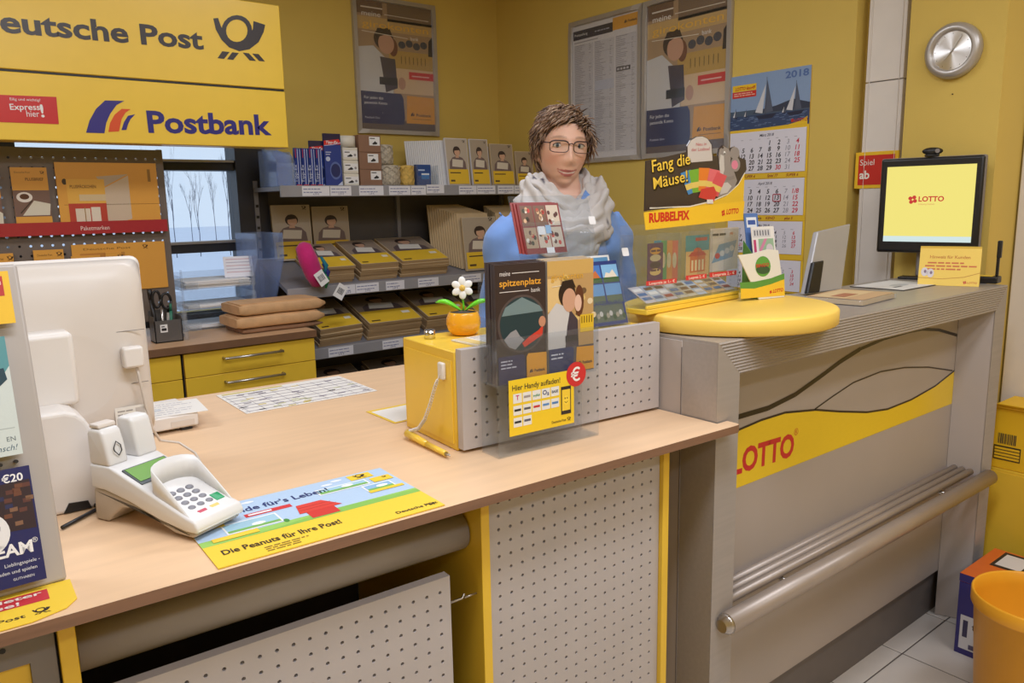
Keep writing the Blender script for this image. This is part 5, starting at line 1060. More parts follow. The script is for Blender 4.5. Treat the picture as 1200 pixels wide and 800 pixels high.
mat('lcd_green', (112, 160, 72), .25, var=.05); mat('lcd_frame', (70, 78, 82), .3); mat('key_grey', (128, 128, 136), .4); mat('key_green', (24, 148, 92), .4); mat('key_red', (186, 50, 76), .4); mat('key_yellow', (222, 190, 92), .4)
mb = MB(); mb.xf = XF(.085, .043); mb.box(-.0225, -.036, -.002, .0195, .036, .0022); mb.build('screen_frame', 'lcd_frame', ct)
mb = MB(); mb.xf = XF(.085, .043); mb.box(-.02, -.0335, .0018, .0135, .0335, .003); mb.build('screen', 'lcd_green', ct)
# keypad hood: a thin U-shaped wall, high at the screen end
mb = MB(); pts = []; hs = []
for i in range(25):
    s_ = i/24; a_ = PI*s_
    if s_ < .3: u = s_/.3; x, y = .203-.072*u, .004
    elif s_ > .7: u = (1-s_)/.3; x, y = .203-.072*u, Wd-.004
    else:
        v = (s_-.3)/.4; x = .131-.018*math.sin(PI*v); y = .004+(Wd-.008)*(.5-.5*math.cos(PI*v))
    pts.append((x, y)); hs.append(.001+.036*max(0, min(1, (.203-x)/.075))**.85)
rings = []
for (x, y), h in zip(pts, hs):
    dx, dy = (.155-x), (Wd/2-y); d = math.hypot(dx, dy); nx, ny = dx/d*.0022, dy/d*.0022; zb = top(x)-.002
    rings.append([(x, y, zb), (x+nx, y+ny, zb), (x+nx, y+ny, zb+h), (x, y, zb+h)])
mb.loft(rings); mb.build('keypad_hood', 'device_white', ct)
for r_ in range(4):
    for c_ in range(3):
        mb = MB(); mb.xf = XF(.141+.0125*r_, .024+.0155*c_) ; mb.ellipsoid((0, 0, .0015), (.0052, .0066, .0024), 12, 6); mb.build('key', 'key_grey', ct)
for x, y, m_, rx, ry in ((.178, .07, 'key_green', .0085, .008), (.192, .03, 'key_red', .004, .008), (.192, .052, 'key_yellow', .004, .008)):
    mb = MB(); mb.xf = XF(x, y); mb.rbox(-rx, -ry, -.001, rx, ry, .003, .0015, 2); mb.build('key', m_, ct)

# ---- gift card stand
GO = V((.118, 1.05, ZW)); gl = .235; gu = V((0, math.sin(gl), math.cos(gl)))
gs = thing('gift_card_stand', 'grey gift card display stand leaning back at the counter edge', 'display stand', GO)
mat('stand_grey', (176, 168, 162), .3, var=.03)
mb = MB(); mb.xf = Matrix.Rotation(-gl, 4, 'X'); mb.rbox(-.36, 0, .0012, 0, .008, .398, .005, 2); mb.build('back_plate', 'stand_grey', gs)
mb = MB(); mb.xf = Matrix.Rotation(-gl, 4, 'X'); mb.box(-.358, .008, .03, -.006, .0095, .39); mb.build('plate_lining', 'alu', gs)
mb = MB(); mb.add([(-.3, .02, .06), (-.06, .02, .06), (-.06, .17, .0015), (-.3, .17, .0015), (-.3, .026, .06), (-.06, .026, .06), (-.06, .178, .0015), (-.3, .178, .0015)], [(0, 1, 2, 3), (4, 5, 6, 7), (0, 1, 5, 4), (1, 2, 6, 5), (2, 3, 7, 6), (3, 0, 4, 7)]); mb.build('support', 'stand_grey', gs)
def gcard(u0, v0, u1, v1, y, lab, col, draw, nm='gift_card'):
    S = Sheet(GO-V((0, math.cos(gl), -math.sin(gl)))*y, (1, 0, 0), gu); S.base(u0, v0, u1, v1, .0012, col); draw(S, u0, v0, u1, v1); return S, lab, nm
def d1(S, a, b, c, d): S.ur(c-.1, b+.034, c-.007, b+.058, (186, 50, 50), 1); S.ut('Produkte', c-.009, b+.0475, .0082, (240, 220, 206), L=2, bold=.02, align='r', w=.052); S.ut('Kasse!', c-.02, b+.0365, .0082, (240, 220, 206), L=2, bold=.02, align='r', w=.036)
def d2(S, a, b, c, d):
    S.ur(a, b, c, d, (206, 216, 214), .6); S.up([(a, d), (c, d), (c, d-.036), (c-.01, d-.05), (c-.02, d-.056), (a, d-.045)], (88, 150, 158), 1); S.up([(a, d-.05), (c-.006, d-.038), (c-.004, d-.052), (c-.02, d-.066), (a, d-.062)], (30, 66, 84), 1.5)
    S.ut('€', c-.011, d-.019, .010, (236, 240, 240), L=2, bold=.02, align='r'); S.ur(a, b+.032, c-.004, b+.033, (170, 180, 180), 1); S.ut('EN', c-.005, b+.017, .0058, (84, 100, 110), L=1, align='r'); S.ut('unsch!', c-.004, b+.006, .0072, (70, 100, 120), L=1, shear=.3, align='r')
def d3(S, a, b, c, d):
    S.ur(a, b, c, d, (34, 40, 96), .6); S.up([(a, d-.02), (c-.002, d-.016), (c-.002, d-.075), (a, d-.07)], (52, 40, 52), 1); rr = random.Random(6)
    for i in range(26): x = c-.08+.075*rr.random(); y = d-.07+.05*rr.random(); S.ur(x, y, x+.008, y+.005, rr.choice(((96, 60, 60), (130, 96, 80), (44, 50, 90), (110, 70, 60))), 1.5)
    S.ue(c-.055, d-.072, .026, .026, (232, 232, 236), 2, 28); S.ue(c-.05, d-.066, .012, .012, (40, 46, 90), 2.5); S.ut('®', c-.003, d-.092, .006, (236, 236, 240), L=2, align='r'); S.ut('STEAM', c-.009, d-.102, .0145, (236, 236, 240), L=2, bold=.03, align='r'); S.ut('€20', c-.008, d-.016, .0095, (236, 236, 240), L=2, bold=.02, align='r')
    for i, s_ in enumerate(('Lieblingsspiele -', 'laden und spielen', 'GUTHABEN')): S.ut(s_, c-.004-.004*i, b+.024-.0085*i, .0042 if i < 2 else .003, (220, 224, 236), L=2, align='r')
S, lab, nm = gcard(-.22, .323, -.012, .387, .0135, '', (238, 192, 48), d1); S.build('header_card', gs)
for a_, lab in ((gcard(-.125, .165, -.026, .308, .014, '', (206, 216, 214), d2), 'teal and white gift card with euro sign on the leaning stand'), (gcard(-.125, .012, -.022, .15, .014, '', (34, 40, 96), d3), 'navy blue twenty euro game gift card on the leaning stand')):
    tag(a_[0].build('gift_card', None, True), lab, 'gift card', 'gift cards on the stand')
for u, v in ((-.047, .317), (-.034, .157), (-.05, .156)):
    p = gu*v+V((u, 0, 0)); mb = MB(); nn = V((0, -math.cos(gl), math.sin(gl))); mb.cyl(p+nn*.0005, p+nn*.016, .0022, n=8); mb.build('peg', 'black_plastic', gs)

# ================================================================== ON THE LOTTO COUNTER
ZD = LH+.0408; ZL = LH+.0005
# ---- scratch card display
RR = math.atan2(.037, .386); ro = V((1.247, 1.119, ZD)); rb = thing('scratch_card_display', 'acrylic scratch card display with yellow header and mouse board on the round shelf', 'display stand', ro, RR)
rr_ = V((math.cos(RR), math.sin(RR), 0)); rn = V((-math.sin(RR), math.cos(RR), 0)); RW = .376
mb = MB(); mb.rbox(0, 0, 0, RW, .075, .012, .002, 1); mb.rbox(0, 0, .012, RW, .006, .02, .001, 1); mb.build('base', 'yellow_gloss', rb)
mb = MB(); mb.box(.002, .001, .0205, RW-.002, .0035, .172); mb.build('front_sheet', 'acrylic', rb)
for x in (0, .128, .256, RW-.003):
    mb = MB(); mb.box(x, .004, .0125, x+.002, .07, .17); mb.build('divider', 'acrylic', rb)
mb = MB(); mb.box(0, .0725, .0125, RW, .0745, .19); mb.build('back_sheet', 'acrylic', rb)
mb = MB(); mb.add([(.003, .068, .058), (RW-.003, .068, .058), (RW-.003, .006, .022), (.003, .006, .022)], [(0, 1, 2, 3)]); mb.build('ticket_ramp', 'acrylic', rb)
zb = lambda x, y: (660+x/4, 230+y/4); zm = lambda x, y: (740+x/6.153, 150+y/6.153)
S = Sheet(ro+rn*.0002, rr_); hb = [S.q(*zb(*p)) for p in ((376, 75), (848, 22), (840, 108), (384, 158))]
mb = MB(); S = Sheet(ro-rn*.0012, rr_); S.cut(hb, .0012, (242, 196, 50)); S.pt('RUBBELFIX', *zb(402, 122), *zb(592, 106), 10.5, (206, 44, 36), 1, bold=.045); S.pt('LOTTO', *zb(764, 84), *zb(822, 78), 6, (206, 44, 36), 1, bold=.04, shear=.2); c_ = S.q(*zb(750, 78)); clover(S, c_[0], c_[1], .0075, (206, 44, 36), 1)
S.build('header_strip', rb, True)
S = Sheet(ro+rn*.066, rr_); MX = lambda *q: [S.q(*zm(*p)) for p in q]
outl = MX((96, 600), (106, 238), (400, 172), (402, 130), (425, 88), (465, 62), (510, 56), (550, 75), (580, 120), (590, 200), (622, 200), (628, 150), (660, 122), (700, 148), (740, 134), (772, 160), (782, 214), (824, 228), (830, 300), (815, 330), (806, 575))
S.cut(outl, .003, (60, 50, 50)); S.up(MX((98, 598), (300, 578), (450, 560), (570, 535), (680, 490), (760, 420), (815, 330), (806, 575)), (240, 196, 52), 1)
S.pl([zm(130, 577), zm(420, 565), zm(570, 530), zm(690, 478), zm(770, 405), zm(816, 322)], .003, (236, 230, 214), 2)
S.up(MX((405, 178), (404, 130), (427, 90), (467, 65), (510, 60), (548, 78), (576, 122), (584, 235), (405, 250)), (206, 198, 194), 1); S.pt('Neu in', *zm(465, 130), *zm(540, 124), 4, (190, 50, 70), 2); S.pt('der Losbox!', *zm(432, 168), *zm(564, 160), 4, (190, 50, 70), 2)
# grey mouse
S.up(MX((622, 500), (628, 420), (640, 380), (636, 300), (625, 200), (632, 156), (660, 128), (700, 150), (715, 190), (712, 260), (740, 320), (760, 380), (740, 430), (690, 475)), (150, 142, 140), 3); S.up(MX((636, 480), (650, 400), (690, 390), (720, 420), (690, 465)), (206, 200, 196), 3.5); S.pe(*zm(747, 262), 5.6, 8.6, (150, 142, 140), 3.5); S.pe(*zm(742, 265), 3.8, 5.4, (226, 132, 162), 4); S.pe(*zm(742, 180), 5.6, 7.2, (150, 142, 140), 3.3); S.up(MX((636, 330), (630, 250), (640, 190), (664, 200), (668, 300), (655, 350)), (206, 200, 196), 3.5); S.pe(*zm(668, 178), 1.2, 2, (240, 240, 238), 4.2); S.pe(*zm(668, 184), .7, 1.1, (30, 26, 26), 4.6); S.pe(*zm(655, 140), 1.3, 1.3, (70, 56, 58), 4.4)
S.up(MX((640, 345), (700, 352), (740, 340), (745, 365), (700, 378), (645, 372)), (140, 132, 130), 4.2)
# fan of tickets
for i, (cx, cy, ang, c) in enumerate(((430, 330, .35, (70, 140, 200)), (470, 320, .18, (120, 180, 60)), (520, 310, -.02, (236, 130, 50)), (575, 320, -.2, (232, 110, 120)), (600, 345, -.42, (222, 84, 96)))):
    w_, h_ = 78, 165; P_ = []
    for sx, sy in ((-.5, -.5), (.5, -.5), (.5, .5), (-.5, .5)):
        a_ = -ang; x, y = sx*w_, sy*h_; P_.append(zm(cx+x*math.cos(a_)-y*math.sin(a_)-40*ang, cy+x*math.sin(a_)+y*math.cos(a_)+60))
    S.pp(P_, c, 3+.4*i); q_ = [(P_[0][0]*.2+P_[3][0]*.8, P_[0][1]*.2+P_[3][1]*.8), (P_[1][0]*.2+P_[2][0]*.8, P_[1][1]*.2+P_[2][1]*.8), (P_[1][0]*.45+P_[2][0]*.55, P_[1][1]*.45+P_[2][1]*.55), (P_[0][0]*.45+P_[3][0]*.55, P_[0][1]*.45+P_[3][1]*.55)]; S.pp(q_, (236, 206, 110), 3.2+.4*i)
S.up(MX((500, 440), (590, 420), (612, 470), (590, 530), (480, 500)), (214, 60, 60), 5.4); S.pr(*zm(540, 515), *zm(585, 545), (236, 230, 226), 5.8)
for dx, dy, c, L_, bo_ in ((1.0, 1.2, (30, 22, 18), 5, .03), (0, 0, (246, 206, 76), 6, .008)):
    S.pt('Fang die', *[q+d for q, d in zip(zm(146, 318), (dx, dy))], *[q+d for q, d in zip(zm(420, 258), (dx, dy))], 14.5, c, L_, bold=bo_); S.pt('Mäuse!', *[q+d for q, d in zip(zm(156, 440), (dx, dy))], *[q+d for q, d in zip(zm(402, 382), (dx, dy))], 14, c, L_, bold=bo_)
S.pr(*zm(135, 570), *zm(290, 574), (190, 184, 178), 2)
S.build('mouse_board', rb, True)
# tickets in the pockets
def ticket(x0, y0, x1, y1, yd, lab, draw, col):
    S = Sheet(ro+rn*yd, rr_); a = S.q(*zb(x0, y0)); b = S.q(*zb(x1, y1)); S.base(a[0], b[1], b[0], a[1], .0008, col); draw(S, a[0], b[1], b[0]-a[0], a[1]-b[1]); tag(S.build('scratch_card', None, True), lab, 'scratch card', 'scratch cards in the display')
def tk1(S, x, y, w_, h): S.ur(x, y, x+w_, y+h, (92, 44, 84), .6); [S.ue(x+w_*.5, y+h*q, w_*.36, h*.09, c, 1.2+.3*i, 14) for i, (q, c) in enumerate(((.8, (222, 160, 60)), (.62, (206, 190, 150)), (.44, (60, 36, 40)), (.26, (214, 180, 110))))]; greek(S, x+w_*.2, y+h*.78, x+w_*.95, 2, h*.5, h*.05, (80, 40, 60), 3, 3)
def tk2(S, x, y, w_, h): S.ur(x, y, x+w_, y+h, (60, 150, 160), .6); S.ur(x, y, x+w_, y+h*.62, (236, 190, 120), 1); S.ur(x+w_*.18, y+h*.1, x+w_*.84, y+h*.5, (222, 110, 50), 1.4); S.ue(x+w_*.5, y+h*.58, w_*.2, h*.12, (226, 90, 50), 1.6); S.up([(x+w_*.1, y+h*.5), (x+w_*.9, y+h*.5), (x+w_*.75, y+h*.6), (x+w_*.25, y+h*.6)], (206, 60, 40), 1.8); [S.ur(x+w_*(.24+.15*i), y+h*.14, x+w_*(.32+.15*i), y+h*.4, (246, 224, 170), 2) for i in range(4)]; S.ur(x+w_*.4, y+h*.86, x+w_*.9, y+h*.94, (206, 60, 50), 2)
def tk3(S, x, y, w_, h): S.ur(x, y, x+w_, y+h, (226, 214, 200), .6); greek(S, x+w_*.06, y+h*.83, x+w_*.75, 1, .01, h*.05, (50, 44, 44), 2, 5); S.ut('play', x+w_*.68, y+h*.84, h*.07, (226, 120, 50), L=2, bold=.03); S.up([(x+w_*.05, y+h*.2), (x+w_*.8, y+h*.3), (x+w_*.95, y+h*.7), (x+w_*.3, y+h*.62)], (120, 160, 190), 1.2); [S.ue(x+w_*(.25+.17*i), y+h*(.36+.05*i), w_*.09, h*.07, (206, 60, 60) if i == 0 else (214, 214, 214), 1.8, 14) for i in range(4)]
for i, c in enumerate(((226, 110, 70), (230, 150, 60), (90, 160, 90), (70, 150, 170))): ticket(428+26*(3-i), 208, 458+26*(3-i), 388, .058-.004*i, 'coloured scratch card fanned behind the purple one in the first pocket', lambda S, x, y, w_, h: S.ue(x+w_*.5, y+h*.5, w_*.3, h*.2, (230, 214, 170), 1), c)
ticket(396, 222, 466, 396, .04, 'purple scratch card at the front of the first display pocket', tk1, (92, 44, 84))
ticket(576, 186, 680, 366, .045, 'teal and orange palace scratch card in the middle display pocket', tk2, (60, 150, 160))
ticket(692, 152, 816, 338, .045, 'white scratch card with number ring in the last display pocket', tk3, (226, 214, 200))
S = Sheet(ro-rn*.0008, rr_)
for x0, x1, y0, y1, s_ in ((388, 532, 398, 384, 'Lospreis je 1,- €'), (574, 672, 372, 362, 'Lospreis 2,- €'), (686, 812, 358, 346, 'Lospreis 2,- €')):
    a = S.q(*zb(x0, y0)); b = S.q(*zb(x1, y1)); c = S.q(*zb(x0, y0+22)); S.up([a, b, (b[0], b[1]-(a[1]-c[1])), c], (208, 56, 60), 1); S.pt(s_, *zb(x0+14, y0+17), *zb(x1-10, y1+17), 3.2, (244, 226, 220), 2, bold=.015)
S.build('price_strip_print', rb)
rr = random.Random(11)
for i in range(9):
    S = Sheet(ro+rr_*(.01+.04*i)+rn*(.008)+V((0, 0, .0245)), rr_, rn*.87+V((0, 0, .5))); S.base(0, 0, .038, .06, .0008, rr.choice(((206, 196, 170), (190, 200, 210), (220, 180, 120), (200, 190, 190)))); [S.ur(.004, .01+.016*j, .034, .02+.016*j, rr.choice(((120, 90, 60), (236, 230, 220), (160, 60, 60), (90, 120, 160))), 1) for j in range(3)]
    tag(S.build('scratch_card', None, True), 'scratch card lying face up on the clear ramp of the display', 'scratch card', 'scratch cards on the ramp')

# ---- small flyer box
fo = V((1.636, 1.108, ZD)); fr_ = V((.983, -.186, 0)); fn = V((.186, .983, 0)); fb = thing('flyer_box', 'small white and green lotto flyer box beside the scratch card display', 'flyer box', fo)
S = Sheet(fo, fr_); O = lambda *q: [S.q(*p) for p in q]; Of = O((868.5, 350.5), (865, 299), (882, 297), (900, 292), (912, 293), (919.5, 346))
Of[0] = (0, 0); Of[-1] = (Of[-1][0], 0); S.cut(Of, .003, (228, 226, 220)); S.pp([(868, 350), (867, 331), (884, 330), (903, 326), (919, 320), (919.5, 346)], (92, 150, 66), 1); S.pp([(868, 350), (868, 338), (884, 338), (903, 333), (919, 327), (919.5, 346)], (238, 196, 56), 1.5)
S.pe(894, 312, 9, 12, (96, 160, 70), 1.4); S.pe(894, 316, 8, 5, (60, 90, 60), 1.8); S.pt('BINGO', 886, 313.5, 901, 311.5, 4, (196, 50, 50), 2.4, bold=.03); S.pt('LOTTO', 905.5, 343, 917.5, 341, 4, (200, 44, 40), 2.4, bold=.03, shear=.2); c_ = S.q(903, 342); clover(S, c_[0], c_[1], .004, (200, 44, 40), 2.4)
S.build('front_card', fb)
mat('box_green', (92, 140, 62), .5); Wf = Of[-1][0]; f3 = lambda x, y, z: fr_*x+fn*y+V((0, 0, z))
for x in (0.0, Wf-.002):
    mb = MB(); mb.add([f3(x, .004, 0), f3(x, .06, 0), f3(x, .06, .14 if x == 0 else .09), f3(x, .004, .085 if x == 0 else .05), f3(x+.002, .004, 0), f3(x+.002, .06, 0), f3(x+.002, .06, .14 if x == 0 else .09), f3(x+.002, .004, .085 if x == 0 else .05)], [(0, 1, 2, 3), (7, 6, 5, 4), (0, 1, 5, 4), (1, 2, 6, 5), (2, 3, 7, 6), (3, 0, 4, 7)]); mb.build('side_card', 'box_green' if x == 0 else 'paper_white', fb)
S = Sheet(fo+f3(.004, .03, .004), fr_, V((0, 0, 1))*.985+fn*.17); S.base(0, 0, .045, .205, .002, (86, 120, 180)); S.ur(.006, .17, .039, .195, (226, 230, 236), 1); S.ur(.01, .177, .035, .188, (60, 90, 160), 2); tag(S.build('flyer', None), 'blue lotto flyer sticking out of the small flyer box', 'flyer', 'flyers in the small box')
S = Sheet(fo+f3(.006, .012, .004), fr_, V((0, 0, 1))*.985+fn*.17); S.base(0, 0, .075, .172, .002, (228, 224, 220)); S.ur(.004, .146, .062, .166, (206, 204, 206), 1); [S.ur(.008+.009*k, .15, .012+.009*k, .163, (110, 110, 120), 2) for k in range(6)]; S.ur(.02, .095, .07, .142, (150, 180, 150), 1); S.up([(.02, .1), (.05, .142), (.04, .142), (.02, .115)], (206, 130, 160), 2); S.ue(.055, .115, .012, .014, (206, 196, 200), 2); S.ur(.004, .1, .012, .14, (190, 60, 110), 1); tag(S.build('flyer', None), 'white lotto flyer with green and pink picture in the small flyer box', 'flyer', 'flyers in the small box')
# ---- booklets in clear tray, flat paper, silver terminal
t = thing('booklet', 'thick booklet in a clear cover lying on the lotto counter', 'booklet', (1.955, 1.012, ZL), .10); mb = MB(); mb.rbox(0, 0, 0, .225, .16, .016, .002, 1); mb.build('clear_cover', 'acrylic_milky', t)
mb = MB(); mb.box(.004, .004, .002, .22, .156, .0145); mb.build('page_block', 'env_beige', t)
S = Sheet((.004, .004, .0166), (1, 0, 0), (0, 1, 0)); S.base(0, 0, .217, .152, .0004, (196, 160, 120)); S.ur(.01, .05, .2, .14, (214, 186, 140), 1); S.ur(.03, .06, .12, .1, (170, 110, 80), 2); S.build('cover_print', t, local=True)
flat('flat white info sheet with dark border lying in front of the monitor', 'info_sheet', 2.36, 1.10, ZL, .26, .17, .0, (60, 58, 60), .002, lambda S, w_, d: (S.ur(.004, .004, w_-.004, d-.004, (222, 220, 220), 1), S.ue(w_*.5, d*.45, .05, .02, (190, 192, 196), 1.5), S.ur(w_*.2, d*.3, w_*.4, d*.36, (80, 80, 90), 1.5)))
tm = thing('lotto_terminal', 'silver lotto terminal screen leaning back with black stand, seen from behind', 'terminal', (2.13, 1.25, ZL), 0)
mat('silver_plastic', (178, 176, 178), .35, metal=.25, var=.03)
q0 = V((2.075, 1.25, ZL+.004)); q1 = V((2.25, 1.235, ZL+.004)); q2 = at(959, 271, Y=1.275); q3 = at(997, 262, Y=1.265)
def slab(qs, n_, t_, nm, m_):
    mb = MB(); inv = tm.matrix_basis.inverted(); mb.add([inv @ q for q in qs]+[inv @ (q+n_*t_) for q in qs], [(0, 1, 2, 3), (7, 6, 5, 4), (0, 4, 5, 1), (1, 5, 6, 2), (2, 6, 7, 3), (3, 7, 4, 0)]); o = mb.build(nm, m_, tm); b = o.modifiers.new('bevel', 'BEVEL'); b.width = .004; b.segments = 3
nq = (q1-q0).cross(q2-q0).normalized(); nq = nq if nq.y > 0 else -nq
slab([q0, q1, q3, q2], nq, .02, 'screen_back', 'silver_plastic')
sb_ = lambda u, v: q0.lerp(q1, u).lerp(q2.lerp(q3, u), v)
slab([sb_(-.05, .0), sb_(.28, .0), sb_(.24, .5), sb_(-.05, .5)], -nq, .014, 'stand_block', 'black_plastic')
# ---- lotto monitor
n_ = V((-.985, -.17, 0)).normalized(); mr = V((-n_.y, n_.x, 0)); mo2 = at(1083.5, 296, X=2.705)
mw_ = .3; lm = thing('lotto_monitor', 'flat black-framed monitor showing a yellow lotto screen', 'monitor', (mo2.x, mo2.y, ZL), math.atan2(mr.y, mr.x))
zb0 = mo2.z-ZL
d_ = (mo2-CAM).dot(FW); mw_ = 119/FPX*d_/(mr.dot(RT)-.538*mr.dot(FW)); mh = 108/FPX*d_*1.01
mb = MB(); mb.rbox(-mw_/2, 0, zb0, mw_/2, .03, zb0+mh, .008, 3); mb.build('bezel', 'black_plastic', lm)
mb = MB(); mb.rbox(-mw_/2-.002, .006, zb0-.002, mw_/2+.002, .035, zb0+mh+.002, .006, 3); mb.build('back_shell', 'grey_mid', lm)
mb = MB(); mb.rbox(-.035, .0355, .008, .035, .05, zb0+.12, .006, 2); mb.build('neck', 'grey_mid', lm)
mb = MB(); mb.rbox(-.08, .0, 0, .08, .058, .008, .003, 2); mb.build('foot', 'black_plastic', lm)
m = bpy.data.materials.new('screen_glow'); m.use_nodes = True; N = m.node_tree.nodes; b_ = N['Principled BSDF']; at2 = N.new('ShaderNodeAttribute'); at2.attribute_name = 'Col'; m.node_tree.links.new(at2.outputs['Color'], b_.inputs['Emission Color']); b_.inputs['Emission Strength'].default_value = .85; b_.inputs['Base Color'].default_value = (.03, .03, .03, 1); b_.inputs['Roughness'].default_value = .25
S = Sheet((0, -.0008, zb0)); sw, shh = mw_*.865, mh*.80; x0 = -sw/2; y0 = mh*.115; S.base(x0, y0, x0+sw, y0+shh, .0005, (238, 224, 120)); S.ur(x0, y0, x0+sw, y0+shh*.075, (206, 226, 226), 1); clover(S, -.048, y0+shh*.56, .014, (196, 40, 40), 1); S.ut('LOTTO', -.03, y0+shh*.535, .017, (196, 40, 40), L=1, bold=.03); S.ut('Schleswig-Holstein', -.03, y0+shh*.49, .0048, (206, 110, 80), L=1)
o = S.build('screen', lm, local=True); o.data.materials.clear(); o.data.materials.append(m)
t = thing('webcam', 'small black webcam on top of the lotto monitor', 'webcam', (mo2.x+mr.x*.005, mo2.y+mr.y*.005, ZL+zb0+mh+.0025), math.atan2(mr.y, mr.x)+.5)
mb = MB(); mb.xf = Matrix.Translation((0, .012, .017)); mb.ellipsoid((0, 0, 0), (.032, .015, .0125), 18, 10); mb.build('body', 'black_plastic', t)
mb = MB(); mb.cyl((.01, -.006, .017), (.01, .0, .017), .007, n=14); mb.build('lens', 'grey_mid', t)
mb = MB(); mb.rbox(-.02, .002, 0, .02, .03, .008, .003, 2); mb.build('clip', 'black_plastic', t)
# ---- tent card
a = at(1075, 333.5, Z=ZL); b = at(1147, 336, Z=ZL); b = V((b.x, max(b.y, .96), ZL)); rt = (b-a).normalized(); tn_ = V((-rt.y, rt.x, 0)); tc_ = thing('tent_card', 'yellow lotto notice card for customers standing under the monitor', 'sign', a)
wl = (b-a).length; S = Sheet(a, rt, V((0, 0, 1))*.97-tn_*-.24); hh = .118; S.base(0, 0, wl, hh, .0015, (242, 206, 92)); S.ut('Hinweis für Kunden', wl*.5, hh*.73, hh*.085, (196, 120, 40), L=1, align='c', bold=.012, w=wl*.66)
for i in range(3): greek(S, wl*(.1+.04*(i == 0)), hh*(.59-.085*i), wl*.98, 1, .01, hh*.04, (206, 110, 60), 1, i)
for x, y in ((.1, .36), (.2, .33)): S.ue(wl*x, hh*y, wl*.058, hh*.12, (214, 206, 210), 1.5, 18); S.ue(wl*(x+.01), hh*(y+.01), wl*.022, hh*.045, (130, 110, 130), 2, 10)
S.ul([(0, hh*.2), (wl*.4, hh*.18), (wl*.75, hh*.24), (wl, hh*.36)], .0016, (190, 130, 50), 1); clover(S, wl*.77, hh*.1, .005, (196, 70, 50), 1); S.ut('LOTTO', wl*.81, hh*.07, hh*.05, (196, 90, 50), L=1, bold=.02)
S.build('front_face', tc_)
S = Sheet(a+tn_*.06, rt, V((0, 0, 1))*.965-tn_*.26); S.base(0, 0, wl, hh*1.06, .0015, (242, 206, 92)); S.build('back_face', tc_)
# ---- ticket scanner on its stand
sc = thing('ticket_scanner', 'black ticket scanner stand with thin upright arm beside the monitor', 'scanner', (2.742, 1.018, ZL), -1.45); mb = MB(); mb.rbox(-.035, -.025, 0, .035, .03, .022, .004, 2); mb.build('base', 'black_plastic', sc)
mb = MB(); mb.rbox(.022, .0, .022, .03, .012, .11, .002, 1); mb.rbox(.022, -.004, .08, .034, .014, .135, .003, 2); mb.build('arm', 'black_plastic', sc)
mb = MB(); mb.box(-.025, -.018, .0222, .018, .02, .0235); mb.build('scan_window', 'yellow_gloss', sc)

# ================================================================== FLOOR AT THE RIGHT
t = thing('storage_box', 'yellow low cupboard against the wall carrying a yellow parcel carton', 'cabinet', (2.785, .60, 0)); mb = MB(); mb.rbox(0, 0, .04, .215, .40, .5, .003, 1); mb.build('body', 'yellow_paint', t)
mb = MB(); mb.rbox(-.004, .01, .05, -.0005, .39, .49, .001, 1); mb.build('door', 'yellow_paint', t)
mb = MB(); mb.box(.01, .01, 0, .205, .39, .04); mb.build('plinth', 'grey_dark', t)
t = thing('parcel_carton', 'yellow postal carton with barcode label on the low cupboard', 'carton', (2.79, .74, .5005)); mat('carton_yellow', (240, 192, 36), .5, var=.03)
mb = MB(); mb.rbox(0, 0, 0, .2, .25, .205, .002, 1); mb.build('carton_body', 'carton_yellow', t)
mb = MB(); mb.add([(.0, .0, .206), (.0, .25, .206), (-.03, .25, .222), (-.03, .0, .222), (.0, .0, .208), (.0, .25, .208), (-.03, .25, .2245), (-.03, .0, .2245)], [(0, 1, 2, 3), (7, 6, 5, 4), (0, 1, 5, 4), (1, 2, 6, 5), (2, 3, 7, 6), (3, 0, 4, 7)]); mb.build('lid_flap', 'carton_yellow', t)
S = Sheet((-.001, .25, 0), (0, -1, 0)); barcode(S, .03, .085, .055, .035, 3); S.build('barcode', t, local=True); S = Sheet((-.001, .25, 0), (0, -1, 0)); S.ur(.02, .03, .10, .078, (60, 50, 30), 1); [S.ur(.023, .034+.0105*i, .097, .0415+.0105*i, (240, 192, 36), 1.6) for i in range(4)]; S.build('label_print', t, local=True)
t = thing('product_carton', 'orange and dark blue product carton standing on the floor behind the bin', 'carton', (2.432, .60, 0)); mat('carton_blue', (52, 46, 116), .4, var=.04); mat('carton_orange', (226, 110, 44), .4, var=.05)
mb = MB(); mb.rbox(0, 0, 0, .26, .305, .235, .001, 1); mb.build('carton_body', 'carton_blue', t)
mb = MB(); mb.rbox(-.001, -.001, .2355, .261, .306, .262, .001, 1); o = mb.build('lid', 'carton_orange', t, mats=['carton_blue'])
for p_ in o.data.polygons:
    if abs(p_.normal.z) < .5: p_.material_index = 1
S = Sheet((0, 0, .2625), (1, 0, 0), (0, 1, 0)); S.ur(.12, .03, .25, .27, (44, 38, 40), 1); S.ur(.135, .19, .235, .26, (226, 220, 216), 2); S.ur(.135, .06, .2, .12, (214, 206, 200), 2); S.up([(.03, .05), (.1, .2), (.11, .19), (.05, .04)], (60, 40, 36), 1); greek(S, .02, .23, .11, 2, .016, .008, (240, 224, 206), 1, 4); S.build('lid_print', t, local=True)
S = Sheet((-.001, .305, 0), (0, -1, 0)); S.ur(.012, .02, .14, .13, (214, 212, 216), 1); S.ur(.02, .06, .034, .115, (60, 56, 90), 2); S.ut('tecn', .045, .09, .024, (40, 36, 50), L=2, bold=.02); S.ue(.08, .055, .02, .02, (90, 86, 100), 2); S.ue(.08, .055, .015, .015, (214, 212, 216), 2.6); S.ur(.04, .025, .06, .04, (90, 80, 110), 2); S.ur(.075, .025, .1, .034, (60, 56, 70), 2); S.build('side_print', t, local=True)
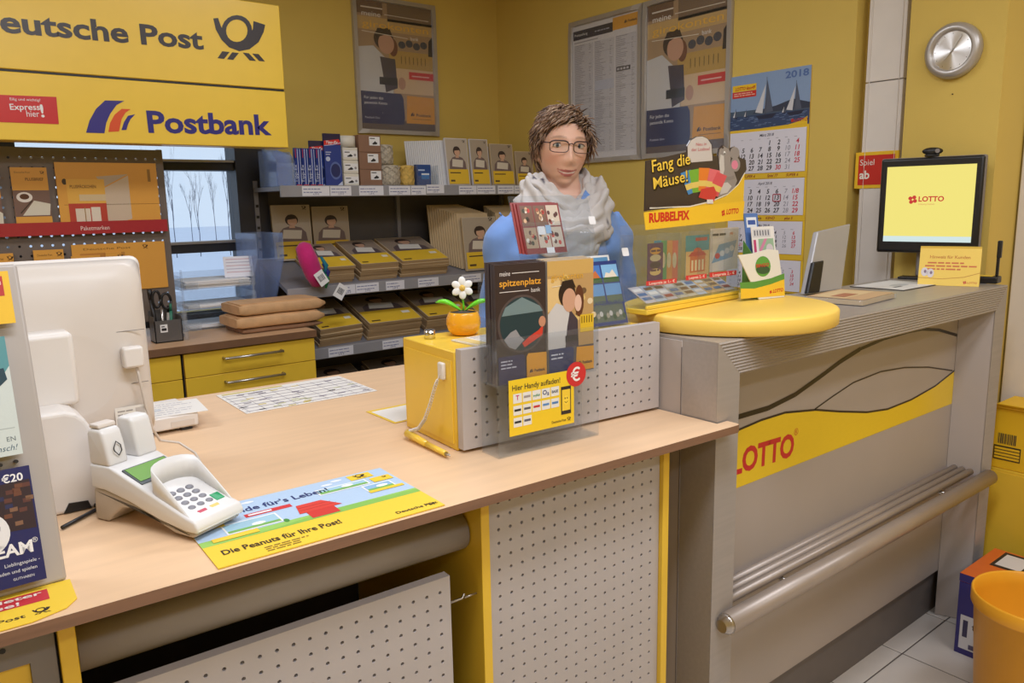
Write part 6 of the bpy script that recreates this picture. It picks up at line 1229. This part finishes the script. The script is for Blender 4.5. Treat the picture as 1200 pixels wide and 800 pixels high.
bn = thing('waste_bin', 'round orange-yellow plastic waste bin on the tiled floor', 'waste bin', (2.215, .635, 0)); mat('bin_yellow', (242, 172, 44), .35, var=.02)
mb = MB(); mb.lathe([(.0001, .002), (.112, .002), (.116, .0), (.12, .004), (.142, .325), (.147, .327), (.15, .333), (.15, .364), (.147, .368), (.143, .364), (.1385, .33), (.1165, .008), (.0001, .008)], 64); mb.build('bin_shell', 'bin_yellow', bn)
# ================================================================== THE CLERK
PX, PY, PTH = 1.528, 1.704, math.radians(-26)
person = thing('person', 'smiling clerk with short brown hair, glasses, grey scarf and blue shirt behind the counter', 'person', (PX, PY, 0), PTH)
HC = V((0, -.012, 1.548))
def gs(x, z, cx, cz, sx, sz): return math.exp(-((x-cx)/sx)**2/2-((z-cz)/sz)**2/2)
def headpt(d):
    """surface point of the head in direction d (unit), face towards -Y"""
    x, y, z = d
    t = max(0, -z); sx = .0695*(1-.33*t**1.5); sy = (.088 if y < 0 else .1); sz = .103 if z > 0 else .119
    if y < 0: sy *= 1-.06*t**2
    else: sy *= 1-.5*t**1.4
    p = V((x*sx, y*sy, z*sz))
    if y < .1:
        f = 0; X, Z = p.x, p.z; ax = abs(X)
        f += .012*gs(X, Z, 0, -.036, .0085, .010)+.0095*gs(X, Z, 0, -.018, .0065, .018)+.005*gs(ax, Z, .011, -.040, .006, .006)
        f += -.0085*gs(ax, Z, .031, .004, .014, .010)+.0045*gs(ax, Z, .03, .024, .020, .007)+.0045*gs(ax, Z, .043, -.028, .016, .016)
        f += .0055*gs(X, Z, 0, -.0615, .017, .0045)+.0055*gs(X, Z, 0, -.0745, .014, .005)-.0035*gs(X, Z, 0, -.068, .022, .002)-.004*gs(X, Z, 0, -.084, .02, .004)+.008*gs(X, Z, 0, -.102, .018, .012)
        f += -.002*gs(ax, Z, .027, -.064, .004, .006)
        p.y -= f
    return p
HR = Matrix.Translation(HC) @ Matrix.Rotation(.055, 4, 'Y') @ Matrix.Rotation(.03, 4, 'X')
def limb(mb, pts, rs, n=14):
    P2, R2 = [], []
    for i in range(len(pts)-1):
        for k in range(6): f_ = k/6; P2.append(V(pts[i]).lerp(V(pts[i+1]), f_)); R2.append(rs[i]*(1-f_)+rs[i+1]*f_)
    P2.append(V(pts[-1])); R2.append(rs[-1]); mb.tube(P2, R2, n)
TOR = [(.86, .15, .1, 0), (.93, .168, .118, 0), (1.0, .155, .112, 0), (1.09, .14, .1, 0), (1.18, .15, .108, -.006), (1.26, .163, .118, -.01), (1.33, .156, .104, 0), (1.375, .135, .085, .006), (1.405, .10, .068, .01), (1.43, .065, .058, .01), (1.46, .053, .054, .004), (1.50, .05, .055, 0), (1.53, .045, .05, 0)]
def torso(mb, g=0, zmin=0, zmax=9):
    rings = []
    for z, hx, hy, yc in TOR:
        if zmin <= z <= zmax: rings.append([((hx+g)*math.cos(2*PI*i/28), yc+(hy+g)*math.sin(2*PI*i/28), z) for i in range(28)])
    mb.loft(rings)
ARM = lambda s: ([(s*.128, .01, 1.335), (s*.158, .012, 1.295), (s*.186, .03, 1.08), (s*.20, -.03, .94), (s*.185, -.085, .865)], [.042, .046, .04, .034, .026])
def fingers(mb, s):
    w_ = V((s*.185, -.085, .865)); mb.xf = Matrix(); limb(mb, [w_, w_+V((0, -.02, -.03)), w_+V((0, -.04, -.075))], [.026, .031, .03], 12)
    b_ = w_+V((0, -.038, -.07))
    for k in range(4):
        o = b_+V((s*-.004, .012*(k-1.5)*1.5, -.005*abs(k-1.5))); l = (.062, .072, .068, .052)[k]; limb(mb, [o, o+V((0, -.008, -l*.5)), o+V((-s*.01, .002, -l*.8)), o+V((-s*.022, .01, -l))], [.0088, .0085, .0078, .0062], 8)
    o = w_+V((0, -.045, -.02)); limb(mb, [o, o+V((-s*.01, -.02, -.022)), o+V((-s*.016, -.026, -.05))], [.0115, .01, .0075], 8)
def remesh(mb, name, vox, smooth=4):
    me = mb.mesh(name); ob = bpy.data.objects.new(name, me); COL.objects.link(ob); r = ob.modifiers.new('r', 'REMESH'); r.mode = 'VOXEL'; r.voxel_size = vox; r.use_smooth_shade = True
    sm = ob.modifiers.new('s', 'SMOOTH'); sm.iterations = smooth; sm.factor = .5
    me2 = bpy.data.meshes.new_from_object(ob.evaluated_get(bpy.context.evaluated_depsgraph_get())); bpy.data.objects.remove(ob); me2.name = name; return me2
mb = MB(); torso(mb); n_, m_ = 96, 80; vs = []
for j in range(m_+1):
    ph = PI*j/m_
    for i in range(n_):
        th = 2*PI*i/n_; vs.append(HR @ headpt((math.sin(ph)*math.cos(th), math.sin(ph)*math.sin(th), math.cos(ph))))
mb.add(vs, [(j*n_+i, j*n_+(i+1) % n_, (j+1)*n_+(i+1) % n_, (j+1)*n_+i) for j in range(m_) for i in range(n_)], True)
for s in (-1, 1):
    mb.xf = HR; mb.ellipsoid((s*.0695, .014, -.008), (.008, .017, .031), 14, 10); mb.xf = Matrix()
    limb(mb, *ARM(s)); fingers(mb, s)
    limb(mb, [(s*.08, .0, .93), (s*.09, 0, .75), (s*.088, -.005, .48), (s*.086, .015, .3), (s*.085, .012, .08)], [.085, .088, .06, .056, .038], 18)
    limb(mb, [(s*.085, .03, .04), (s*.09, -.06, .035), (s*.095, -.14, .028)], [.038, .04, .026], 12)
mat('skin', (224, 176, 152), .5)
me = remesh(mb, 'person_body', .0036, 2)
ca = me.color_attributes.new('Col', 'FLOAT_COLOR', 'POINT'); HI = HR.inverted(); cols = []
SK = lin((226, 180, 156)); LIP = lin((190, 112, 104)); BRW = lin((140, 108, 88)); RSY = lin((216, 150, 128)); TEE = lin((232, 222, 212))
for v in me.vertices:
    c = SK; p = HI @ v.co
    if v.co.z > 1.40 and p.y < -.03:
        z = p.z-.35*p.x*p.x/.02*.35; ax = abs(p.x); k = 0
        if ax < .028:
            zz = p.z-11*p.x*p.x
            up_ = .0062*(1-(ax/.029)**2); lo_ = .0085*(1-(ax/.028)**2)
            if -.0685 < zz < -.0675+up_ or -.0715-lo_ < zz < -.0715: c = LIP
            elif -.0715 <= zz <= -.0685 and ax < .022: c = TEE
        b = gs(ax, p.z, .031, .0225+.004*(1-((ax-.03)/.02)**2), .017, .0026)
        if b > .35 and .012 < ax < .05: c = tuple(a*(1-.75*b)+q*.75*b for a, q in zip(c, BRW))
        r_ = .6*gs(ax, p.z, .042, -.032, .016, .014)
        if c is SK: c = tuple(a*(1-r_)+q*r_ for a, q in zip(c, RSY))
    cols += [*c, 1]
ca.data.foreach_set('color', cols)
skm = printmat('skin_tone', .48); skm.node_tree.nodes['Principled BSDF'].inputs['Subsurface Weight'].default_value = .08; skm.node_tree.nodes['Principled BSDF'].inputs['Subsurface Scale'].default_value = .01
me.materials.clear(); me.materials.append(skm)
body = bpy.data.objects.new('body', me); COL.objects.link(body); body.parent = person
# clothes
mat('shirt_blue', (112, 150, 214), .8, var=.06, scale=9, bump=.12, bscale=14, sheen=.2); mat('trousers', (44, 46, 60), .85, var=.1); mat('shoe', (40, 36, 36), .5)
mb = MB(); torso(mb, .018, .86, 1.41)
for s in (-1, 1):
    a, r = ARM(s); limb(mb, a[:4], [.06, .066, .058, .05])
me = remesh(mb, 'shirt', .008, 3)
rgs = random.Random(4)
for v in me.vertices:
    k = .004*math.sin(38*v.co.x+22*v.co.z)+.003*math.sin(55*v.co.z-30*v.co.x+20*v.co.y); v.co += v.normal*k
me.materials.clear(); me.materials.append(MATS['shirt_blue']); o = bpy.data.objects.new('shirt', me); COL.objects.link(o); o.parent = person
for s in (-1, 1):
    mb = MB(); mb.prism([(s*.012, 1.36), (s*.05, 1.43), (s*.068, 1.41), (s*.045, 1.335)], -.076, -.07, 'y'); mb.build('collar', 'shirt_blue', person)
mb = MB()
for s in (-1, 1): limb(mb, [(s*.075, .0, .95), (s*.09, 0, .75), (s*.088, -.005, .48), (s*.086, .015, .3), (s*.085, .012, .07)], [.1, .1, .075, .07, .058], 18)
mb.ellipsoid((0, 0, .93), (.176, .126, .1), 24, 12)
me = remesh(mb, 'trousers', .01, 3); me.materials.clear(); me.materials.append(MATS['trousers']); o = bpy.data.objects.new('trousers', me); COL.objects.link(o); o.parent = person
for s in (-1, 1):
    mb = MB(); limb(mb, [(s*.085, .045, .043), (s*.09, -.06, .04), (s*.095, -.15, .034)], [.042, .043, .03], 14); mb.build('shoe', 'shoe', person)
# scarf: two bulky loops with soft folds
def scarf_loop(mb, c, rx, ry, tr, drop, tw, ph0):
    n1, n2 = 110, 30; vs = []
    for i in range(n1):
        a = 2*PI*i/n1; fr = -math.sin(a); ctr = V((rx*math.cos(a), ry*math.sin(a), -drop*max(0, fr)**1.3+.016*math.sin(2*a+ph0))); out = V((math.cos(a), math.sin(a), 0))
        for j in range(n2):
            b = 2*PI*j/n2; fold = 1+.2*math.sin(5*b+tw*a+ph0)+.15*math.sin(9*b-2*tw*a+1.3*ph0)+.09*math.sin(13*a+3*b)+.06*math.sin(17*b+5*a)
            vs.append(V(c)+ctr+(out*math.cos(b)*tr*.85+V((0, 0, 1))*math.sin(b)*tr*1.12)*fold)
    mb.add(vs, [(i*n2+j, ((i+1) % n1)*n2+j, ((i+1) % n1)*n2+(j+1) % n2, i*n2+(j+1) % n2) for i in range(n1) for j in range(n2)], True)
mb = MB(); scarf_loop(mb, (.0, .002, 1.438), .076, .085, .034, .062, 3, .4); scarf_loop(mb, (.004, -.016, 1.392), .092, .1, .05, .066, -2, 2.0); scarf_loop(mb, (-.004, -.036, 1.34), .088, .098, .053, .06, 3, 4.0); scarf_loop(mb, (.0, -.06, 1.285), .055, .07, .046, .03, 2, 1.0)
me = mb.mesh('scarf'); ca = me.color_attributes.new('Col', 'FLOAT_COLOR', 'POINT'); rgs = random.Random(9); G1 = lin((196, 190, 186)); G2 = lin((78, 74, 84)); sp = [me.vertices[rgs.randrange(len(me.vertices))].co.copy() for _ in range(80)]; cols = []
for v in me.vertices:
    d = min((v.co-q).length for q in sp); cols += [*(G2 if d < .009 else G1), 1]
ca.data.foreach_set('color', cols)
scm = printmat('scarf_cloth', .9); me.materials.append(scm); o = bpy.data.objects.new('scarf', me); COL.objects.link(o); o.parent = person
sd = o.modifiers.new('sub', 'SUBSURF'); sd.levels = sd.render_levels = 1
# eyes and glasses
mat('eye_white', (226, 220, 214), .25); mat('iris', (92, 104, 110), .25, var=.2); mat('glasses_frame', (60, 36, 36), .35); clear('lens', (250, 251, 252), .03)
for s in (-1, 1):
    mb = MB(); mb.xf = HR; mb.ellipsoid((s*.031, -.0655, .0035), (.0135, .0122, .0064), 18, 12); e = mb.build('eye', 'eye_white', person)
    mb = MB(); mb.xf = HR; mb.ellipsoid((s*.031-.0026, -.0733, .0035), (.0056, .0052, .0056), 14, 10); mb.build('iris', 'iris', e)
    mb = MB(); mb.xf = HR; mb.ellipsoid((s*.031-.0034, -.0773, .0035), (.0026, .0018, .0026), 10, 8); mb.build('pupil', 'black_plastic', e)
    mb = MB(); mb.xf = HR; mb.tube([(s*(.031+.0145*math.cos(a_)), -.0755+.006*abs(math.cos(a_))**2, .0035+.0066*math.sin(a_)) for a_ in [PI*i/10 for i in range(11)]], .0014, 5); mb.build('eyelid', 'hair_dark' if 'hair_dark' in MATS else mat('hair_dark', (84, 62, 48), .6, var=.2), person)
gl_ = bpy.data.objects.new('glasses', None); COL.objects.link(gl_); gl_.parent = person
for s in (-1, 1):
    pts = []
    for i in range(29):
        a_ = 2*PI*i/28; ca_, sa_ = math.cos(a_), math.sin(a_); x = .0255*math.copysign(abs(ca_)**.55, ca_); z = .0155*math.copysign(abs(sa_)**.6, sa_); pts.append((s*.0325+x, -.094+.012*((x+s*.0325)/.06)**2, .0+z))
    mb = MB(); mb.xf = HR; mb.tube(pts, .00115, 6, False); mb.build('rim', 'glasses_frame', gl_)
    mb = MB(); mb.xf = HR; mb.tube([p for p in pts if p[2] > .009], .0019, 6); mb.build('brow_bar', 'glasses_frame', gl_)
    mb = MB(); mb.xf = HR; mb.add(pts[:-1], [tuple(range(28))]); mb.build('lens', 'lens', gl_)
    mb = MB(); mb.xf = HR; mb.tube([(s*.058, -.083, .009), (s*.071, -.06, .011), (s*.0745, .0, .012), (s*.074, .03, .004)], .0016, 6); mb.build('temple', 'glasses_frame', gl_)
mb = MB(); mb.xf = HR; mb.tube([(-.0075, -.094, .006), (0, -.0965, .009), (.0075, -.094, .006)], .0014, 6); mb.build('bridge', 'glasses_frame', gl_)
# hair: cap plus many short layered locks swept to her right
mat('hair_dark', (84, 62, 48), .55, var=.2); mat('hair_mid', (128, 98, 76), .5, var=.2); mat('hair_light', (170, 144, 120), .5, var=.2)
rgs = random.Random(21); mb = MB()
def hairline(x, y):     # lowest z of the hair for a direction around the head
    a = math.atan2(x, -y); aa = abs(a)
    if aa < .55: return .064-.02*(a < 0)*aa
    if aa < 1.15: return .058-.05*(aa-.55)/.6
    if aa < 1.75: return .008-.028*(aa-1.15)/.6
    return -.03-.05*min(1, (aa-1.75)/.9)
n_, m_ = 72, 40; vs = []; fs = []
for j in range(m_+1):
    ph = PI*.78*j/m_
    for i in range(n_):
        th = 2*PI*i/n_; p = headpt((math.sin(ph)*math.cos(th), math.sin(ph)*math.sin(th), math.cos(ph))); lo = hairline(p.x, p.y)
        off = .006 if p.z > lo+.012 else (.006*max(-.4, (p.z-lo)/.012)); off *= 1+.25*max(0, p.z)/.11+.1*math.sin(31*th+9*ph); nn = p.normalized(); vs.append(HR @ (p+nn*off))
mb.m = 0; mb.add(vs, [(j*n_+i, j*n_+(i+1) % n_, (j+1)*n_+(i+1) % n_, (j+1)*n_+i) for j in range(m_) for i in range(n_)], True)
k = 0
while k < 2100:
    ph = math.acos(rgs.uniform(-.45, 1)); th = rgs.uniform(0, 2*PI); d = (math.sin(ph)*math.cos(th), math.sin(ph)*math.sin(th), math.cos(ph)); p = headpt(d); lo = hairline(p.x, p.y)
    if p.z < lo+.004: continue
    k += 1; nn = p.normalized(); down = V((0, 0, -1)); down = (down-nn*down.dot(nn)); down = down.normalized() if down.length > .05 else V((0, 1, 0))
    swp = V((-1, -.15, 0)) if p.y < .02 else V((0, .6, -.3)); swp = (swp-nn*swp.dot(nn))
    flow = (down*(.55 if p.y < 0 else .9)+swp*(.9 if p.z > .05 else .25)+V((rgs.uniform(-.22, .22), rgs.uniform(-.22, .22), rgs.uniform(-.15, .15)))).normalized()
    L_ = rgs.uniform(.028, .052)
    if p.y < -.02 and p.z-lo < .03: L_ *= .75
    r0 = p+nn*.004; lift = rgs.uniform(.002, .0065)+.008*max(0, p.z)/.11*rgs.random()
    pts = [r0, r0+flow*L_*.35+nn*lift, r0+flow*L_*.7+nn*lift*.9, r0+flow*L_+nn*lift*.35]
    pts = [HR @ q for q in pts]; mb.m = rgs.choice((0, 1, 1, 1, 2)); mb.tube(pts, [.0016, .0024, .0018, .0004], 4)
mb.build('hair', 'hair_dark', person, mats=['hair_mid', 'hair_light'])
